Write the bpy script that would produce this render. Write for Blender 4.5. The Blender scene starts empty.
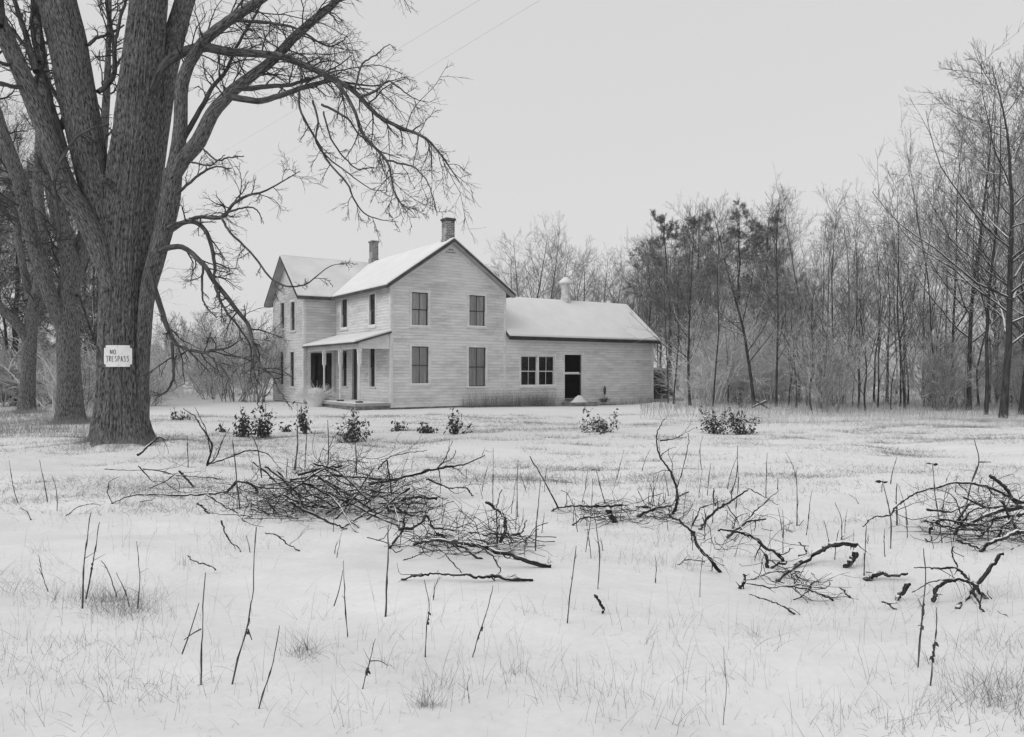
import bpy, math
import numpy as np

# ------------------------------------------------------------------ camera, sky, sun
scn = bpy.context.scene
C = bpy.data.collections.new('place'); scn.collection.children.link(C)
H, F, CX, HY = 1.5, 760.0, 512.0, 372.0            # eye height, focal length in pixels, centre column, horizon row
cam = bpy.data.cameras.new('camera'); cam_o = bpy.data.objects.new('camera', cam); C.objects.link(cam_o)
cam.sensor_width = 36.0; cam.lens = 36.0*F/1024; cam.shift_y = (HY-368.5)/1024
cam.clip_start = 0.05; cam.clip_end = 3000
cam_o.location = (0, 0, H); cam_o.rotation_euler = (math.radians(90), 0, 0)
scn.camera = cam_o

SUN_EL, SUN_AZ = 40.0, -124.0                        # azimuth from +Y, positive towards +X
world = bpy.data.worlds.new("World"); scn.world = world; world.use_nodes = True
wn, wl = world.node_tree.nodes, world.node_tree.links
wn.clear()
sky = wn.new('ShaderNodeTexSky'); sky.sky_type = 'NISHITA'; sky.sun_disc = False
sky.sun_elevation = math.radians(SUN_EL); sky.sun_rotation = math.radians(SUN_AZ)
sky.dust_density = 6.0; sky.air_density = 1.0; sky.ozone_density = 0.5
bw = wn.new('ShaderNodeRGBToBW'); wl.new(sky.outputs[0], bw.inputs[0])
b1 = wn.new('ShaderNodeBackground'); b1.inputs[1].default_value = 0.03; wl.new(bw.outputs[0], b1.inputs[0])
# the even grey cloud deck, brighter overhead as cloud is
tc = wn.new('ShaderNodeTexCoord'); sx = wn.new('ShaderNodeSeparateXYZ'); wl.new(tc.outputs['Generated'], sx.inputs[0])
cr = wn.new('ShaderNodeValToRGB'); wl.new(sx.outputs['Z'], cr.inputs[0])
cr.color_ramp.elements[0].position = 0.0; cr.color_ramp.elements[0].color = (0.565, 0.565, 0.565, 1)
cr.color_ramp.elements[1].position = 0.45; cr.color_ramp.elements[1].color = (0.545, 0.545, 0.545, 1)
e3 = cr.color_ramp.elements.new(0.9); e3.color = (0.52, 0.52, 0.52, 1)
b2 = wn.new('ShaderNodeBackground'); b2.inputs[1].default_value = 1.0; wl.new(cr.outputs[0], b2.inputs[0])
ad = wn.new('ShaderNodeAddShader'); wl.new(b1.outputs[0], ad.inputs[0]); wl.new(b2.outputs[0], ad.inputs[1])
wo = wn.new('ShaderNodeOutputWorld'); wl.new(ad.outputs[0], wo.inputs[0])

sun = bpy.data.lights.new('sun', 'SUN'); sun.energy = 0.68; sun.angle = math.radians(40); sun.color = (1, 1, 1)
sun_o = bpy.data.objects.new('sun', sun); C.objects.link(sun_o); sun_o.location = (0, 0, 60)
a, e = math.radians(SUN_AZ), math.radians(SUN_EL)
from mathutils import Vector
sun_o.rotation_euler = Vector((math.sin(a)*math.cos(e), math.cos(a)*math.cos(e), math.sin(e))).to_track_quat('Z', 'Y').to_euler()
scn.view_settings.view_transform = 'Standard'; scn.view_settings.look = 'None'
scn.view_settings.exposure = 0.18; scn.view_settings.gamma = 1.0; scn.view_settings.use_curve_mapping = False
scn.render.engine = 'CYCLES'
scn.cycles.max_bounces = 5; scn.cycles.transparent_max_bounces = 6
scn.cycles.filter_width = 1.45; scn.cycles.volume_bounces = 1

HAZE = 0.0004
rng = np.random.default_rng(7)

# ------------------------------------------------------------------ pixel <-> place
TREE_AT = (-7.66, 15.0)
LAT = np.random.default_rng(123).random((256, 256))
def vn(x, y):
    """smooth lattice noise, 0..1"""
    x = np.asarray(x, float); y = np.asarray(y, float); i = np.floor(x).astype(int); j = np.floor(y).astype(int); u = x-i; v = y-j
    u = u*u*u*(u*(u*6-15)+10); v = v*v*v*(v*(v*6-15)+10); L_ = lambda a_, b_: LAT[a_ % 256, b_ % 256]
    return (L_(i, j)*(1-u)+L_(i+1, j)*u)*(1-v)+(L_(i, j+1)*(1-u)+L_(i+1, j+1)*u)*v
def hz(x, y):
    """Height of the snow."""
    x = np.asarray(x, float); y = np.asarray(y, float)
    far = np.clip((34-y)/14, 0.15, 1.0)
    z = .035*np.sin(.55*x+.31*y+1.0) + .03*np.sin(-.42*x+.77*y+.3) + .022*np.sin(1.3*x+.5*y+2)*np.sin(.9*y-.4*x)
    z = z + .09*(vn(.38*x+9, .52*y+3)-.5) + .09*(vn(.9*x+30, 1.3*y+8)-.5)
    z = z*far
    z = z + (.028*(vn(2.3*x+5, 3.1*y+7)-.5) + .014*(vn(6*x+1, 8*y+2)-.5) + .006*(vn(14*x, 17*y)-.5))*np.clip((30-y)/12, 0, 1)
    r2 = (x-TREE_AT[0])**2 + (y-TREE_AT[1])**2
    z = z + (.17*vn(2.6*x+50, 2.6*y+20)-.05)*np.exp(-r2/1.5)
    z = z + .12*vn(2*x+9, 2*y)*np.exp(-((x+13.2)**2+(y-22.8)**2)/1.5)
    z = z + .10*np.exp(-((x+6.2)**2+((y-9)*1.4)**2)/6) + .07*np.exp(-((x-3.2)**2+(y-7.0)**2)/1.2)
    z = z + .24*np.exp(-(((x-9.6)/1.3)**2+((y-38.2)/1.2)**2)) + .20*np.exp(-(((x-6.9)/.8)**2+((y-36.0)/.6)**2))
    z = z + .12*np.exp(-(((x-11.8)/1.4)**2+((y-37.6)/1.2)**2))
    z = z - .08*np.exp(-((x+5)**2/40+(y-31.5)**2/16)) - .17*np.exp(-((x-4.5)**2/30+(y-37.5)**2/16))
    z = z + np.clip((y-60)/120, 0, 1)*0.8
    return z

def P(px, py, d):
    return np.array([(px-CX)/F*d, d, H-(py-HY)/F*d])
def D(px, py):
    """Distance at which the ray of a pixel meets the snow."""
    d = H*F/max(py-HY, 1.0)
    for _ in range(12):
        z = float(hz((px-CX)/F*d, d)); d = .5*d + .5*(H-z)*F/max(py-HY, 1.0)
    return d
def G(px, py):
    d = D(px, py); x = (px-CX)/F*d
    return np.array([x, d, float(hz(x, d))])

# ------------------------------------------------------------------ objects
def tag(o, label=None, cat=None, group=None, kind=None):
    if label: o['label'] = label
    if cat: o['category'] = cat
    if group: o['group'] = group
    if kind: o['kind'] = kind
    return o
def empty(name, loc=(0, 0, 0), rz=0.0):
    o = bpy.data.objects.new(name, None); C.objects.link(o)
    o.location = tuple(float(v) for v in loc); o.rotation_euler = (0, 0, rz); o.empty_display_size = .3
    return o
def link(name, me, parent=None, loc=(0, 0, 0)):
    o = bpy.data.objects.new(name, me); C.objects.link(o)
    if parent is not None: o.parent = parent
    o.location = tuple(float(v) for v in loc)
    return o
def copy_tree(o, parent=None):
    c = o.copy(); C.objects.link(c); c.parent = parent
    for ch in [x for x in list(C.objects) if x.parent is o]: copy_tree(ch, c)
    return c
def copy_thing(o, parts):
    c = o.copy(); C.objects.link(c)
    for p in parts:
        q = p.copy(); C.objects.link(q); q.parent = c
    return c

# ------------------------------------------------------------------ materials (black-and-white place: neutral greys)
def g4(v): return (v, v, v, 1)
def principled(m, rough=.85, spec=.2):
    nt = m.node_tree; b = nt.nodes['Principled BSDF']
    b.inputs['Roughness'].default_value = rough; b.inputs['Specular IOR Level'].default_value = spec
    return nt, b
def mat(name, c0, c1, scale=(4, 4, 4), detail=4.0, rough=.85, spec=.15, bump=0.0, bump_dist=.01, coord='Object', snow=None, ramp=(.35, .65), fine=None):
    m = bpy.data.materials.new(name); m.use_nodes = True
    nt, b = principled(m, rough, spec); N, L = nt.nodes, nt.links
    if coord == 'bark':
        at = N.new('ShaderNodeAttribute'); at.attribute_name = 'bark'; vec = at.outputs['Vector']
    elif coord == 'Position':
        at = N.new('ShaderNodeNewGeometry'); vec = at.outputs['Position']
    else:
        at = N.new('ShaderNodeTexCoord'); vec = at.outputs[coord]
    mp = N.new('ShaderNodeMapping'); mp.inputs['Scale'].default_value = scale; L.new(vec, mp.inputs[0])
    nz = N.new('ShaderNodeTexNoise'); nz.inputs['Scale'].default_value = 1.0; nz.inputs['Detail'].default_value = detail
    nz.inputs['Roughness'].default_value = .6
    L.new(mp.outputs[0], nz.inputs['Vector'])
    rp = N.new('ShaderNodeValToRGB'); L.new(nz.outputs['Fac'], rp.inputs[0])
    rp.color_ramp.elements[0].position = ramp[0]; rp.color_ramp.elements[1].position = ramp[1]
    rp.color_ramp.elements[0].color = g4(c0); rp.color_ramp.elements[1].color = g4(c1)
    col = rp.outputs[0]
    if fine:                                        # a second, finer grain multiplied in
        n2 = N.new('ShaderNodeTexNoise'); n2.inputs['Scale'].default_value = fine[0]; n2.inputs['Detail'].default_value = 3
        L.new(vec, n2.inputs['Vector'])
        mr = N.new('ShaderNodeMapRange'); L.new(n2.outputs['Fac'], mr.inputs[0])
        mr.inputs[1].default_value = .3; mr.inputs[2].default_value = .7; mr.inputs[3].default_value = fine[1]; mr.inputs[4].default_value = fine[2]
        mx = N.new('ShaderNodeMix'); mx.data_type = 'RGBA'; mx.blend_type = 'MULTIPLY'; mx.inputs[0].default_value = 1
        L.new(col, mx.inputs['A']); L.new(mr.outputs[0], mx.inputs['B']); col = mx.outputs['Result']
    if snow:                                        # snow lying on the faces that look up
        lo, hi, amt, sc = snow
        ge = N.new('ShaderNodeNewGeometry'); sp = N.new('ShaderNodeSeparateXYZ'); L.new(ge.outputs['Normal'], sp.inputs[0])
        m1 = N.new('ShaderNodeMapRange'); L.new(sp.outputs['Z'], m1.inputs[0])
        m1.inputs[1].default_value = lo; m1.inputs[2].default_value = hi
        n3 = N.new('ShaderNodeTexNoise'); n3.inputs['Scale'].default_value = sc; n3.inputs['Detail'].default_value = 2
        L.new(ge.outputs['Position'], n3.inputs['Vector'])
        m2 = N.new('ShaderNodeMapRange'); L.new(n3.outputs['Fac'], m2.inputs[0])
        m2.inputs[1].default_value = .62-amt*.3; m2.inputs[2].default_value = .70-amt*.3
        mu = N.new('ShaderNodeMath'); mu.operation = 'MULTIPLY'; L.new(m1.outputs[0], mu.inputs[0]); L.new(m2.outputs[0], mu.inputs[1])
        mx = N.new('ShaderNodeMix'); mx.data_type = 'RGBA'; L.new(mu.outputs[0], mx.inputs[0]); L.new(col, mx.inputs['A'])
        mx.inputs['B'].default_value = g4(.8); col = mx.outputs['Result']
    L.new(col, b.inputs['Base Color'])
    if bump:
        bp = N.new('ShaderNodeBump'); bp.inputs['Strength'].default_value = bump; bp.inputs['Distance'].default_value = bump_dist
        L.new(nz.outputs['Fac'], bp.inputs['Height']); L.new(bp.outputs[0], b.inputs['Normal'])
    return m

M = {}
M['snow'] = mat('snow', .72, .80, (.5, 1.4, .5), rough=.95, spec=.05, coord='Position', bump=.35, bump_dist=.03, ramp=(.3, .7), fine=(22, .955, 1.02))
M['roof_snow'] = mat('roof_snow', .73, .79, (1.2, 1.2, 1.2), rough=.95, spec=.05, bump=.15, bump_dist=.02)
M['thin_snow'] = mat('thin_snow', .62, .73, (.8, .8, .8), rough=.95, spec=.05, bump=.15, bump_dist=.02)
M['bark'] = mat('maple_bark', .028, .27, (50, 50, 10), detail=6, rough=.95, bump=1.0, bump_dist=.03, coord='bark', ramp=(.36, .68), snow=(.6, .85, .45, 6), fine=(90, .6, 1.25))
M['bark_fine'] = mat('limb_bark', .03, .14, (34, 34, 5), detail=4, rough=.95, bump=.6, bump_dist=.01, coord='bark', ramp=(.35, .68), snow=(.72, .92, .25, 5))
M['twig'] = mat('twig', .035, .075, (6, 6, 6), rough=.9, coord='Position', snow=(.9, .99, .1, 5))
M['wood_trunk'] = mat('woodland_bark', .022, .075, (14, 14, 3), rough=.95, coord='bark', bump=.5, snow=(.5, .8, .3, 4))
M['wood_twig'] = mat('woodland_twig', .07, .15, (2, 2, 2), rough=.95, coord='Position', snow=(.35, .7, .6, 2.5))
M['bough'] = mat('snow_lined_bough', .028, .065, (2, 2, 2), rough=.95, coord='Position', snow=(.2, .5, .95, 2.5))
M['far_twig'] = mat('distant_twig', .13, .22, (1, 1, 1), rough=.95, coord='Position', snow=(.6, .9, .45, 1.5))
M['snowy_twig'] = mat('snowy_twig', .22, .34, (2, 2, 2), rough=.95, coord='Position', snow=(-.75, -.1, 1.6, 3))
M['needles'] = mat('needles', .09, .19, (1, 1, 1), rough=.9, coord='Position', snow=(.45, .8, .55, 2.2))
M['dead'] = mat('dead_wood', .015, .11, (45, 45, 7), rough=.9, coord='bark', bump=1.0, bump_dist=.012, ramp=(.42, .74), snow=(.5, .78, .8, 8))
M['dead_twig'] = mat('dead_twig', .02, .05, (9, 9, 9), rough=.9, coord='Position')
M['cut'] = mat('cut_wood', .25, .5, (20, 20, 20), rough=.9)
M['stalk'] = mat('dry_stalk', .045, .11, (60, 60, 8), rough=.9, coord='bark')
M['grass'] = mat('dry_grass', .16, .38, (.9, .9, .9), rough=.9, coord='Position')
M['grass_frost'] = mat('frosted_grass', .42, .66, (.9, .9, .9), rough=.9, coord='Position')
M['grass_dark'] = mat('dry_weed_grass', .12, .28, (1.2, 1.2, 1.2), rough=.9, coord='Position')
M['leaf'] = mat('dead_leaf', .025, .09, (9, 9, 9), rough=.75, coord='Position', snow=(.75, .95, .42, 9))
M['leaf_snowy'] = mat('snowy_leaf', .03, .11, (9, 9, 9), rough=.8, coord='Position', snow=(.25, .6, .7, 9))
M['roofing'] = mat('roofing', .05, .10, (2, 2, 2))
M['trim'] = mat('old_white_trim', .60, .74, (3, 3, 3), fine=(40, .85, 1.05))
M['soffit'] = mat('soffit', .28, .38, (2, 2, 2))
M['dark_sash'] = mat('dark_sash', .045, .09, (3, 3, 3))
M['white_sash'] = mat('white_sash', .5, .65, (3, 3, 3))
M['curtain'] = mat('curtain_cloth', .45, .75, (14, 14, .8))
M['curtain_dark'] = mat('shade_cloth', .32, .55, (14, 14, .8))
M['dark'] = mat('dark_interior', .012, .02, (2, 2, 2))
M['dark_door'] = mat('dark_door', .03, .055, (3, 3, 3))
M['stone'] = mat('foundation_stone', .10, .28, (3, 3, 6), bump=.6)
M['tin'] = mat('galvanised_tin', .38, .62, (5, 5, 5), rough=.7, spec=.2, snow=(.2, .5, .8, 3))
M['paper'] = mat('sign_card', .70, .80, (6, 6, 6))
M['ink'] = mat('black_paint', .02, .06, (80, 80, 80))
M['nail'] = mat('nail', .1, .15)
M['rust'] = mat('dark_board', .025, .06, (6, 6, 1))

def brick_mat(name, dark, light, mortar, sc=14):
    m = bpy.data.materials.new(name); m.use_nodes = True
    nt, b = principled(m, .95, .1); N, L = nt.nodes, nt.links
    t = N.new('ShaderNodeTexCoord'); s = N.new('ShaderNodeSeparateXYZ'); L.new(t.outputs['Object'], s.inputs[0])
    ad_ = N.new('ShaderNodeMath'); ad_.operation = 'ADD'; L.new(s.outputs['X'], ad_.inputs[0]); L.new(s.outputs['Y'], ad_.inputs[1])
    c = N.new('ShaderNodeCombineXYZ'); L.new(ad_.outputs[0], c.inputs['X']); L.new(s.outputs['Z'], c.inputs['Y'])
    br = N.new('ShaderNodeTexBrick'); L.new(c.outputs[0], br.inputs['Vector']); br.inputs['Scale'].default_value = 1
    br.inputs['Brick Width'].default_value = .21; br.inputs['Row Height'].default_value = .075; br.inputs['Mortar Size'].default_value = .012
    br.inputs['Color1'].default_value = g4(dark); br.inputs['Color2'].default_value = g4(light); br.inputs['Mortar'].default_value = g4(mortar)
    nz = N.new('ShaderNodeTexNoise'); nz.inputs['Scale'].default_value = 3; L.new(t.outputs['Object'], nz.inputs['Vector'])
    mr = N.new('ShaderNodeMapRange'); mr.inputs[1].default_value = .35; mr.inputs[2].default_value = .65; mr.inputs[3].default_value = .55; mr.inputs[4].default_value = 1.3
    L.new(nz.outputs['Fac'], mr.inputs[0])
    mx = N.new('ShaderNodeMix'); mx.data_type = 'RGBA'; mx.blend_type = 'MULTIPLY'; mx.inputs[0].default_value = 1
    L.new(br.outputs['Color'], mx.inputs['A']); L.new(mr.outputs[0], mx.inputs['B']); L.new(mx.outputs['Result'], b.inputs['Base Color'])
    bp = N.new('ShaderNodeBump'); bp.inputs['Strength'].default_value = .6; bp.inputs['Distance'].default_value = .01
    L.new(br.outputs['Color'], bp.inputs['Height']); L.new(bp.outputs[0], b.inputs['Normal'])
    return m
M['brick'] = brick_mat('weathered_brick', .10, .24, .42)

EXPO = .132                                         # clapboard exposure in metres
def clap_mat(name, lo, hi):
    m = bpy.data.materials.new(name); m.use_nodes = True
    nt, b = principled(m, .8, .2); N, L = nt.nodes, nt.links
    t = N.new('ShaderNodeTexCoord'); s = N.new('ShaderNodeSeparateXYZ'); L.new(t.outputs['Object'], s.inputs[0])
    su = N.new('ShaderNodeMath'); su.operation = 'ADD'; L.new(s.outputs['X'], su.inputs[0]); L.new(s.outputs['Y'], su.inputs[1])
    # one value per board: floor(z / exposure)
    dv = N.new('ShaderNodeMath'); dv.operation = 'DIVIDE'; L.new(s.outputs['Z'], dv.inputs[0]); dv.inputs[1].default_value = EXPO
    fl = N.new('ShaderNodeMath'); fl.operation = 'FLOOR'; L.new(dv.outputs[0], fl.inputs[0])
    c1 = N.new('ShaderNodeCombineXYZ'); L.new(su.outputs[0], c1.inputs['X']); L.new(fl.outputs[0], c1.inputs['Z'])
    mp = N.new('ShaderNodeMapping'); mp.inputs['Scale'].default_value = (1.1, 1, 3.7); L.new(c1.outputs[0], mp.inputs[0])
    nb = N.new('ShaderNodeTexNoise'); nb.inputs['Scale'].default_value = 1; nb.inputs['Detail'].default_value = 3; L.new(mp.outputs[0], nb.inputs['Vector'])
    m2 = N.new('ShaderNodeMapping'); m2.inputs['Scale'].default_value = (2.6, 2.6, 22); L.new(t.outputs['Object'], m2.inputs[0])
    nf = N.new('ShaderNodeTexNoise'); nf.inputs['Scale'].default_value = 1; nf.inputs['Detail'].default_value = 6; nf.inputs['Roughness'].default_value = .7
    L.new(m2.outputs[0], nf.inputs['Vector'])
    m3 = N.new('ShaderNodeMapping'); m3.inputs['Scale'].default_value = (.35, .35, .9); L.new(t.outputs['Object'], m3.inputs[0])
    nl = N.new('ShaderNodeTexNoise'); nl.inputs['Scale'].default_value = 1; nl.inputs['Detail'].default_value = 2; L.new(m3.outputs[0], nl.inputs['Vector'])
    a1 = N.new('ShaderNodeMath'); a1.operation = 'ADD'; L.new(nb.outputs['Fac'], a1.inputs[0]); L.new(nf.outputs['Fac'], a1.inputs[1])
    a2 = N.new('ShaderNodeMath'); a2.operation = 'ADD'; L.new(a1.outputs[0], a2.inputs[0]); L.new(nl.outputs['Fac'], a2.inputs[1])
    rp = N.new('ShaderNodeValToRGB')
    hv = N.new('ShaderNodeMath'); hv.operation = 'DIVIDE'; L.new(a2.outputs[0], hv.inputs[0]); hv.inputs[1].default_value = 3; L.new(hv.outputs[0], rp.inputs[0])
    rp.color_ramp.elements[0].position = .40; rp.color_ramp.elements[0].color = g4(lo)
    rp.color_ramp.elements[1].position = .54; rp.color_ramp.elements[1].color = g4(hi)
    # a darker line put into the colour of each board, marking the laps
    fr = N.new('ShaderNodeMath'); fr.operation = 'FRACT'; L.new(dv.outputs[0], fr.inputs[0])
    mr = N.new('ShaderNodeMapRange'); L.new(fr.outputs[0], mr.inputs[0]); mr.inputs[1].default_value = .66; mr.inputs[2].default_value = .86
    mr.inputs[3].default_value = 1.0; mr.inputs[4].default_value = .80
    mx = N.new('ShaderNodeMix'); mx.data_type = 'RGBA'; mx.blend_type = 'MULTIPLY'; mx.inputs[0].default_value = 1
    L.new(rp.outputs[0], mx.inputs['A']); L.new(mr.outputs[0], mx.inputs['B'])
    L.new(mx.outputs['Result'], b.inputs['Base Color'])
    return m
M['clap'] = clap_mat('worn_white_clapboard', .50, .73)

def glass_mat():
    m = bpy.data.materials.new('old_window_glass'); m.use_nodes = True
    nt = m.node_tree; N, L = nt.nodes, nt.links; N.clear()
    o = N.new('ShaderNodeOutputMaterial'); tr = N.new('ShaderNodeBsdfTransparent'); tr.inputs[0].default_value = g4(.955)
    gl = N.new('ShaderNodeBsdfGlossy'); gl.inputs['Roughness'].default_value = .06
    fz = N.new('ShaderNodeFresnel'); fz.inputs[0].default_value = 1.5
    mx = N.new('ShaderNodeMixShader'); L.new(fz.outputs[0], mx.inputs[0]); L.new(tr.outputs[0], mx.inputs[1]); L.new(gl.outputs[0], mx.inputs[2])
    nz = N.new('ShaderNodeTexNoise'); nz.inputs['Scale'].default_value = 2.5
    bp = N.new('ShaderNodeBump'); bp.inputs['Strength'].default_value = .12; L.new(nz.outputs['Fac'], bp.inputs['Height']); L.new(bp.outputs[0], gl.inputs['Normal'])
    L.new(mx.outputs[0], o.inputs[0])
    return m
M['glass'] = glass_mat()

# ------------------------------------------------------------------ mesh builders
def mesh_np(name, V, Fq, m, smooth=True, bark=None, tri=False):
    me = bpy.data.meshes.new(name); V = np.asarray(V, np.float32); Fq = np.asarray(Fq, np.int32)
    k = 3 if tri else 4
    me.vertices.add(len(V)); me.vertices.foreach_set('co', V.ravel())
    me.loops.add(Fq.size); me.loops.foreach_set('vertex_index', Fq.ravel())
    me.polygons.add(len(Fq)); me.polygons.foreach_set('loop_start', np.arange(0, Fq.size, k, dtype=np.int32))
    me.polygons.foreach_set('use_smooth', np.full(len(Fq), smooth, bool))
    if bark is not None:
        at = me.attributes.new('bark', 'FLOAT_VECTOR', 'POINT'); at.data.foreach_set('vector', np.asarray(bark, np.float32).ravel())
    me.update(calc_edges=True); me.materials.append(m)
    return me

def norm(v): return v/np.maximum(np.linalg.norm(v, axis=-1, keepdims=True), 1e-9)

def tube_arrays(pts, rad, sides):
    """pts [M,N,3], rad [M,N] -> vertices, quads, bark coordinates."""
    Mn, N, _ = pts.shape
    T = np.zeros_like(pts); T[:, 1:-1] = pts[:, 2:]-pts[:, :-2]; T[:, 0] = pts[:, 1]-pts[:, 0]; T[:, -1] = pts[:, -1]-pts[:, -2]
    T = norm(T)
    ref = np.where(np.abs(T[:, 0, 2:3]) > .8, np.array([[1., 0, 0]]), np.array([[0., 0, 1]]))
    U = np.zeros_like(pts); u = norm(np.cross(T[:, 0], ref)); U[:, 0] = u
    for i in range(1, N):
        u = norm(u - (u*T[:, i]).sum(-1, keepdims=True)*T[:, i]); U[:, i] = u
    W = np.cross(T, U)
    th = np.arange(sides)*2*np.pi/sides
    c, s = np.cos(th), np.sin(th)
    V = pts[:, :, None] + rad[:, :, None, None]*(U[:, :, None]*c[None, None, :, None] + W[:, :, None]*s[None, None, :, None])
    seg = np.linalg.norm(np.diff(pts, axis=1), axis=-1); arc = np.concatenate([np.zeros((Mn, 1)), np.cumsum(seg, 1)], 1)
    B = np.zeros((Mn, N, sides, 3)); B[..., 0] = rad[:, :, None]*c; B[..., 1] = rad[:, :, None]*s; B[..., 2] = arc[:, :, None]
    B[..., :2] += (np.arange(Mn)*.37 % 5)[:, None, None, None]
    base = (np.arange(Mn)*N*sides)[:, None, None]
    i = (np.arange(N-1)*sides)[None, :, None]; j = np.arange(sides)[None, None, :]; j2 = (np.arange(sides)+1) % sides
    a_ = base+i+j; b_ = base+i+j2[None, None, :]
    Q = np.stack([a_, b_, b_+sides, a_+sides], -1).reshape(-1, 4)
    return V.reshape(-1, 3), Q, B.reshape(-1, 3)

def tubes(name, batches, m, origin=(0, 0, 0)):
    Vs, Qs, Bs, off = [], [], [], 0
    for pts, rad, sides in batches:
        if len(pts) == 0: continue
        v, q, b = tube_arrays(pts-np.asarray(origin), rad, sides)
        Vs.append(v); Qs.append(q+off); Bs.append(b); off += len(v)
    return mesh_np(name, np.concatenate(Vs), np.concatenate(Qs), m, True, np.concatenate(Bs))

def interp(pts, t):
    """pts [M,N,3], t [M,K] in 0..1 -> positions, tangents."""
    N = pts.shape[1]; f = np.clip(t, 0, .9999)*(N-1); i = f.astype(int); w = (f-i)[..., None]
    m = np.arange(len(pts))[:, None]
    a_, b_ = pts[m, i], pts[m, i+1]
    return a_*(1-w)+b_*w, norm(b_-a_)
def interp1(r, t):
    N = r.shape[1]; f = np.clip(t, 0, .9999)*(N-1); i = f.astype(int); w = f-i; m = np.arange(len(r))[:, None]
    return r[m, i]*(1-w)+r[m, i+1]*w

def grow(pts, rad, K, t0, t1, ang, asd, L, Lsd, N, wig, trop, rfrac, rmin, rg, taper=.35, lfall=.5, trop_k=None, rmax=9.):
    """K children from every polyline; L is a length (array or scalar, metres) at t0, falling by lfall towards t1."""
    Mn = len(pts)
    if Mn == 0 or K == 0: return np.zeros((0, N, 3)), np.zeros((0, N))
    u = (np.arange(K)[None]+rg.random((Mn, K)))/K
    t = t0+(t1-t0)*u
    p, T = interp(pts, t); r = interp1(rad, t)
    rnd = rg.normal(size=p.shape); perp = norm(rnd-(rnd*T).sum(-1, keepdims=True)*T)
    an = np.radians(ang+asd*rg.normal(size=t.shape))[..., None]
    d = norm(np.cos(an)*T+np.sin(an)*perp)
    L = np.broadcast_to(np.asarray(L, float), (Mn,))[:, None]*(1-lfall*u)*np.clip(1+Lsd*rg.normal(size=t.shape), .3, 1.9)
    p = p.reshape(-1, 3); d = d.reshape(-1, 3); L = L.reshape(-1); r = r.reshape(-1)
    out = [p]; tr = np.array([0, 0, trop])
    for i in range(N-1):
        tt = tr if trop_k is None else np.array([0, 0, trop+(trop_k-trop)*i/(N-1)])
        d = norm(d+wig*rg.normal(size=d.shape)+tt)
        p = p+d*(L/(N-1))[:, None]; out.append(p)
    r0 = np.clip(r*rfrac, rmin, rmax)
    prof = 1-(1-taper)*(np.arange(N)/(N-1))
    return np.stack(out, 1), np.maximum(r0[:, None]*prof[None], rmin*.55)

def lens(pts): return np.linalg.norm(np.diff(pts, axis=1), axis=-1).sum(1)

def resample(poly, w, n):
    """polyline through the listed points (Catmull-Rom), n points."""
    poly = np.asarray(poly, float); w = np.asarray(w, float); k = len(poly)
    if k == 2: 
        t = np.linspace(0, 1, n)[:, None]; return poly[0]*(1-t)+poly[1]*t, np.interp(np.linspace(0, 1, n), [0, 1], w)
    e_ = np.vstack([2*poly[0]-poly[1], poly, 2*poly[-1]-poly[-2]])
    f = np.linspace(0, k-1-1e-6, n); i = f.astype(int); t = (f-i)[:, None]
    p0, p1, p2, p3 = e_[i], e_[i+1], e_[i+2], e_[i+3]
    q = .5*((2*p1)+(-p0+p2)*t+(2*p0-5*p1+4*p2-p3)*t**2+(-p0+3*p1-3*p2+p3)*t**3)
    return q, np.interp(f, np.arange(k), w)

def boxes_mesh(name, bx, m, bevel=0.0):
    """bx: list of (x0,x1,y0,y1,z0,z1)."""
    V, Q = [], []
    for (x0, x1, y0, y1, z0, z1) in bx:
        o = len(V)
        V += [(x0, y0, z0), (x1, y0, z0), (x1, y1, z0), (x0, y1, z0), (x0, y0, z1), (x1, y0, z1), (x1, y1, z1), (x0, y1, z1)]
        Q += [(o, o+3, o+2, o+1), (o+4, o+5, o+6, o+7), (o, o+1, o+5, o+4), (o+1, o+2, o+6, o+5), (o+2, o+3, o+7, o+6), (o+3, o, o+4, o+7)]
    return mesh_np(name, V, Q, m, False)
def bevel(o, w, seg=2):
    md = o.modifiers.new('edge', 'BEVEL'); md.width = w; md.segments = seg; md.limit_method = 'ANGLE'; return o
def prism(name, poly, thick, m):
    """a slab: polygon (3-D points), its underside `thick` lower."""
    poly = [tuple(float(c) for c in p) for p in poly]; n = len(poly)
    V = poly+[(x, y, z-thick) for x, y, z in poly]
    me = bpy.data.meshes.new(name)
    me.from_pydata(V, [], [tuple(range(n)), tuple(range(2*n-1, n-1, -1))]+[(i, i+n, (i+1) % n+n, (i+1) % n) for i in range(n)])
    me.materials.append(m); me.update()
    return me

# ------------------------------------------------------------------ the ground
def axis(a_, b_, mid, fine, n_side, reach):
    core = np.arange(a_, b_, fine); up = b_+np.cumsum(fine*1.09**np.arange(1, n_side)); up = up[up < reach]
    dn = a_-np.cumsum(fine*1.09**np.arange(1, n_side)); dn = dn[dn > mid]
    return np.concatenate([dn[::-1], core, up])
gx = axis(-9, 9, -290, .06, 120, 290); gy = axis(2.2, 16, -290, .06, 120, 290)
GX, GY = np.meshgrid(gx, gy); GZ = hz(GX, GY)
V = np.stack([GX, GY, GZ], -1).reshape(-1, 3)
nx, ny = len(gx), len(gy); ii, jj = np.meshgrid(np.arange(nx-1), np.arange(ny-1)); a0 = (jj*nx+ii).ravel()
o = link('ground', mesh_np('ground', V, np.stack([a0, a0+1, a0+nx+1, a0+nx], -1), M['snow'])); tag(o, kind='structure')

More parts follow.
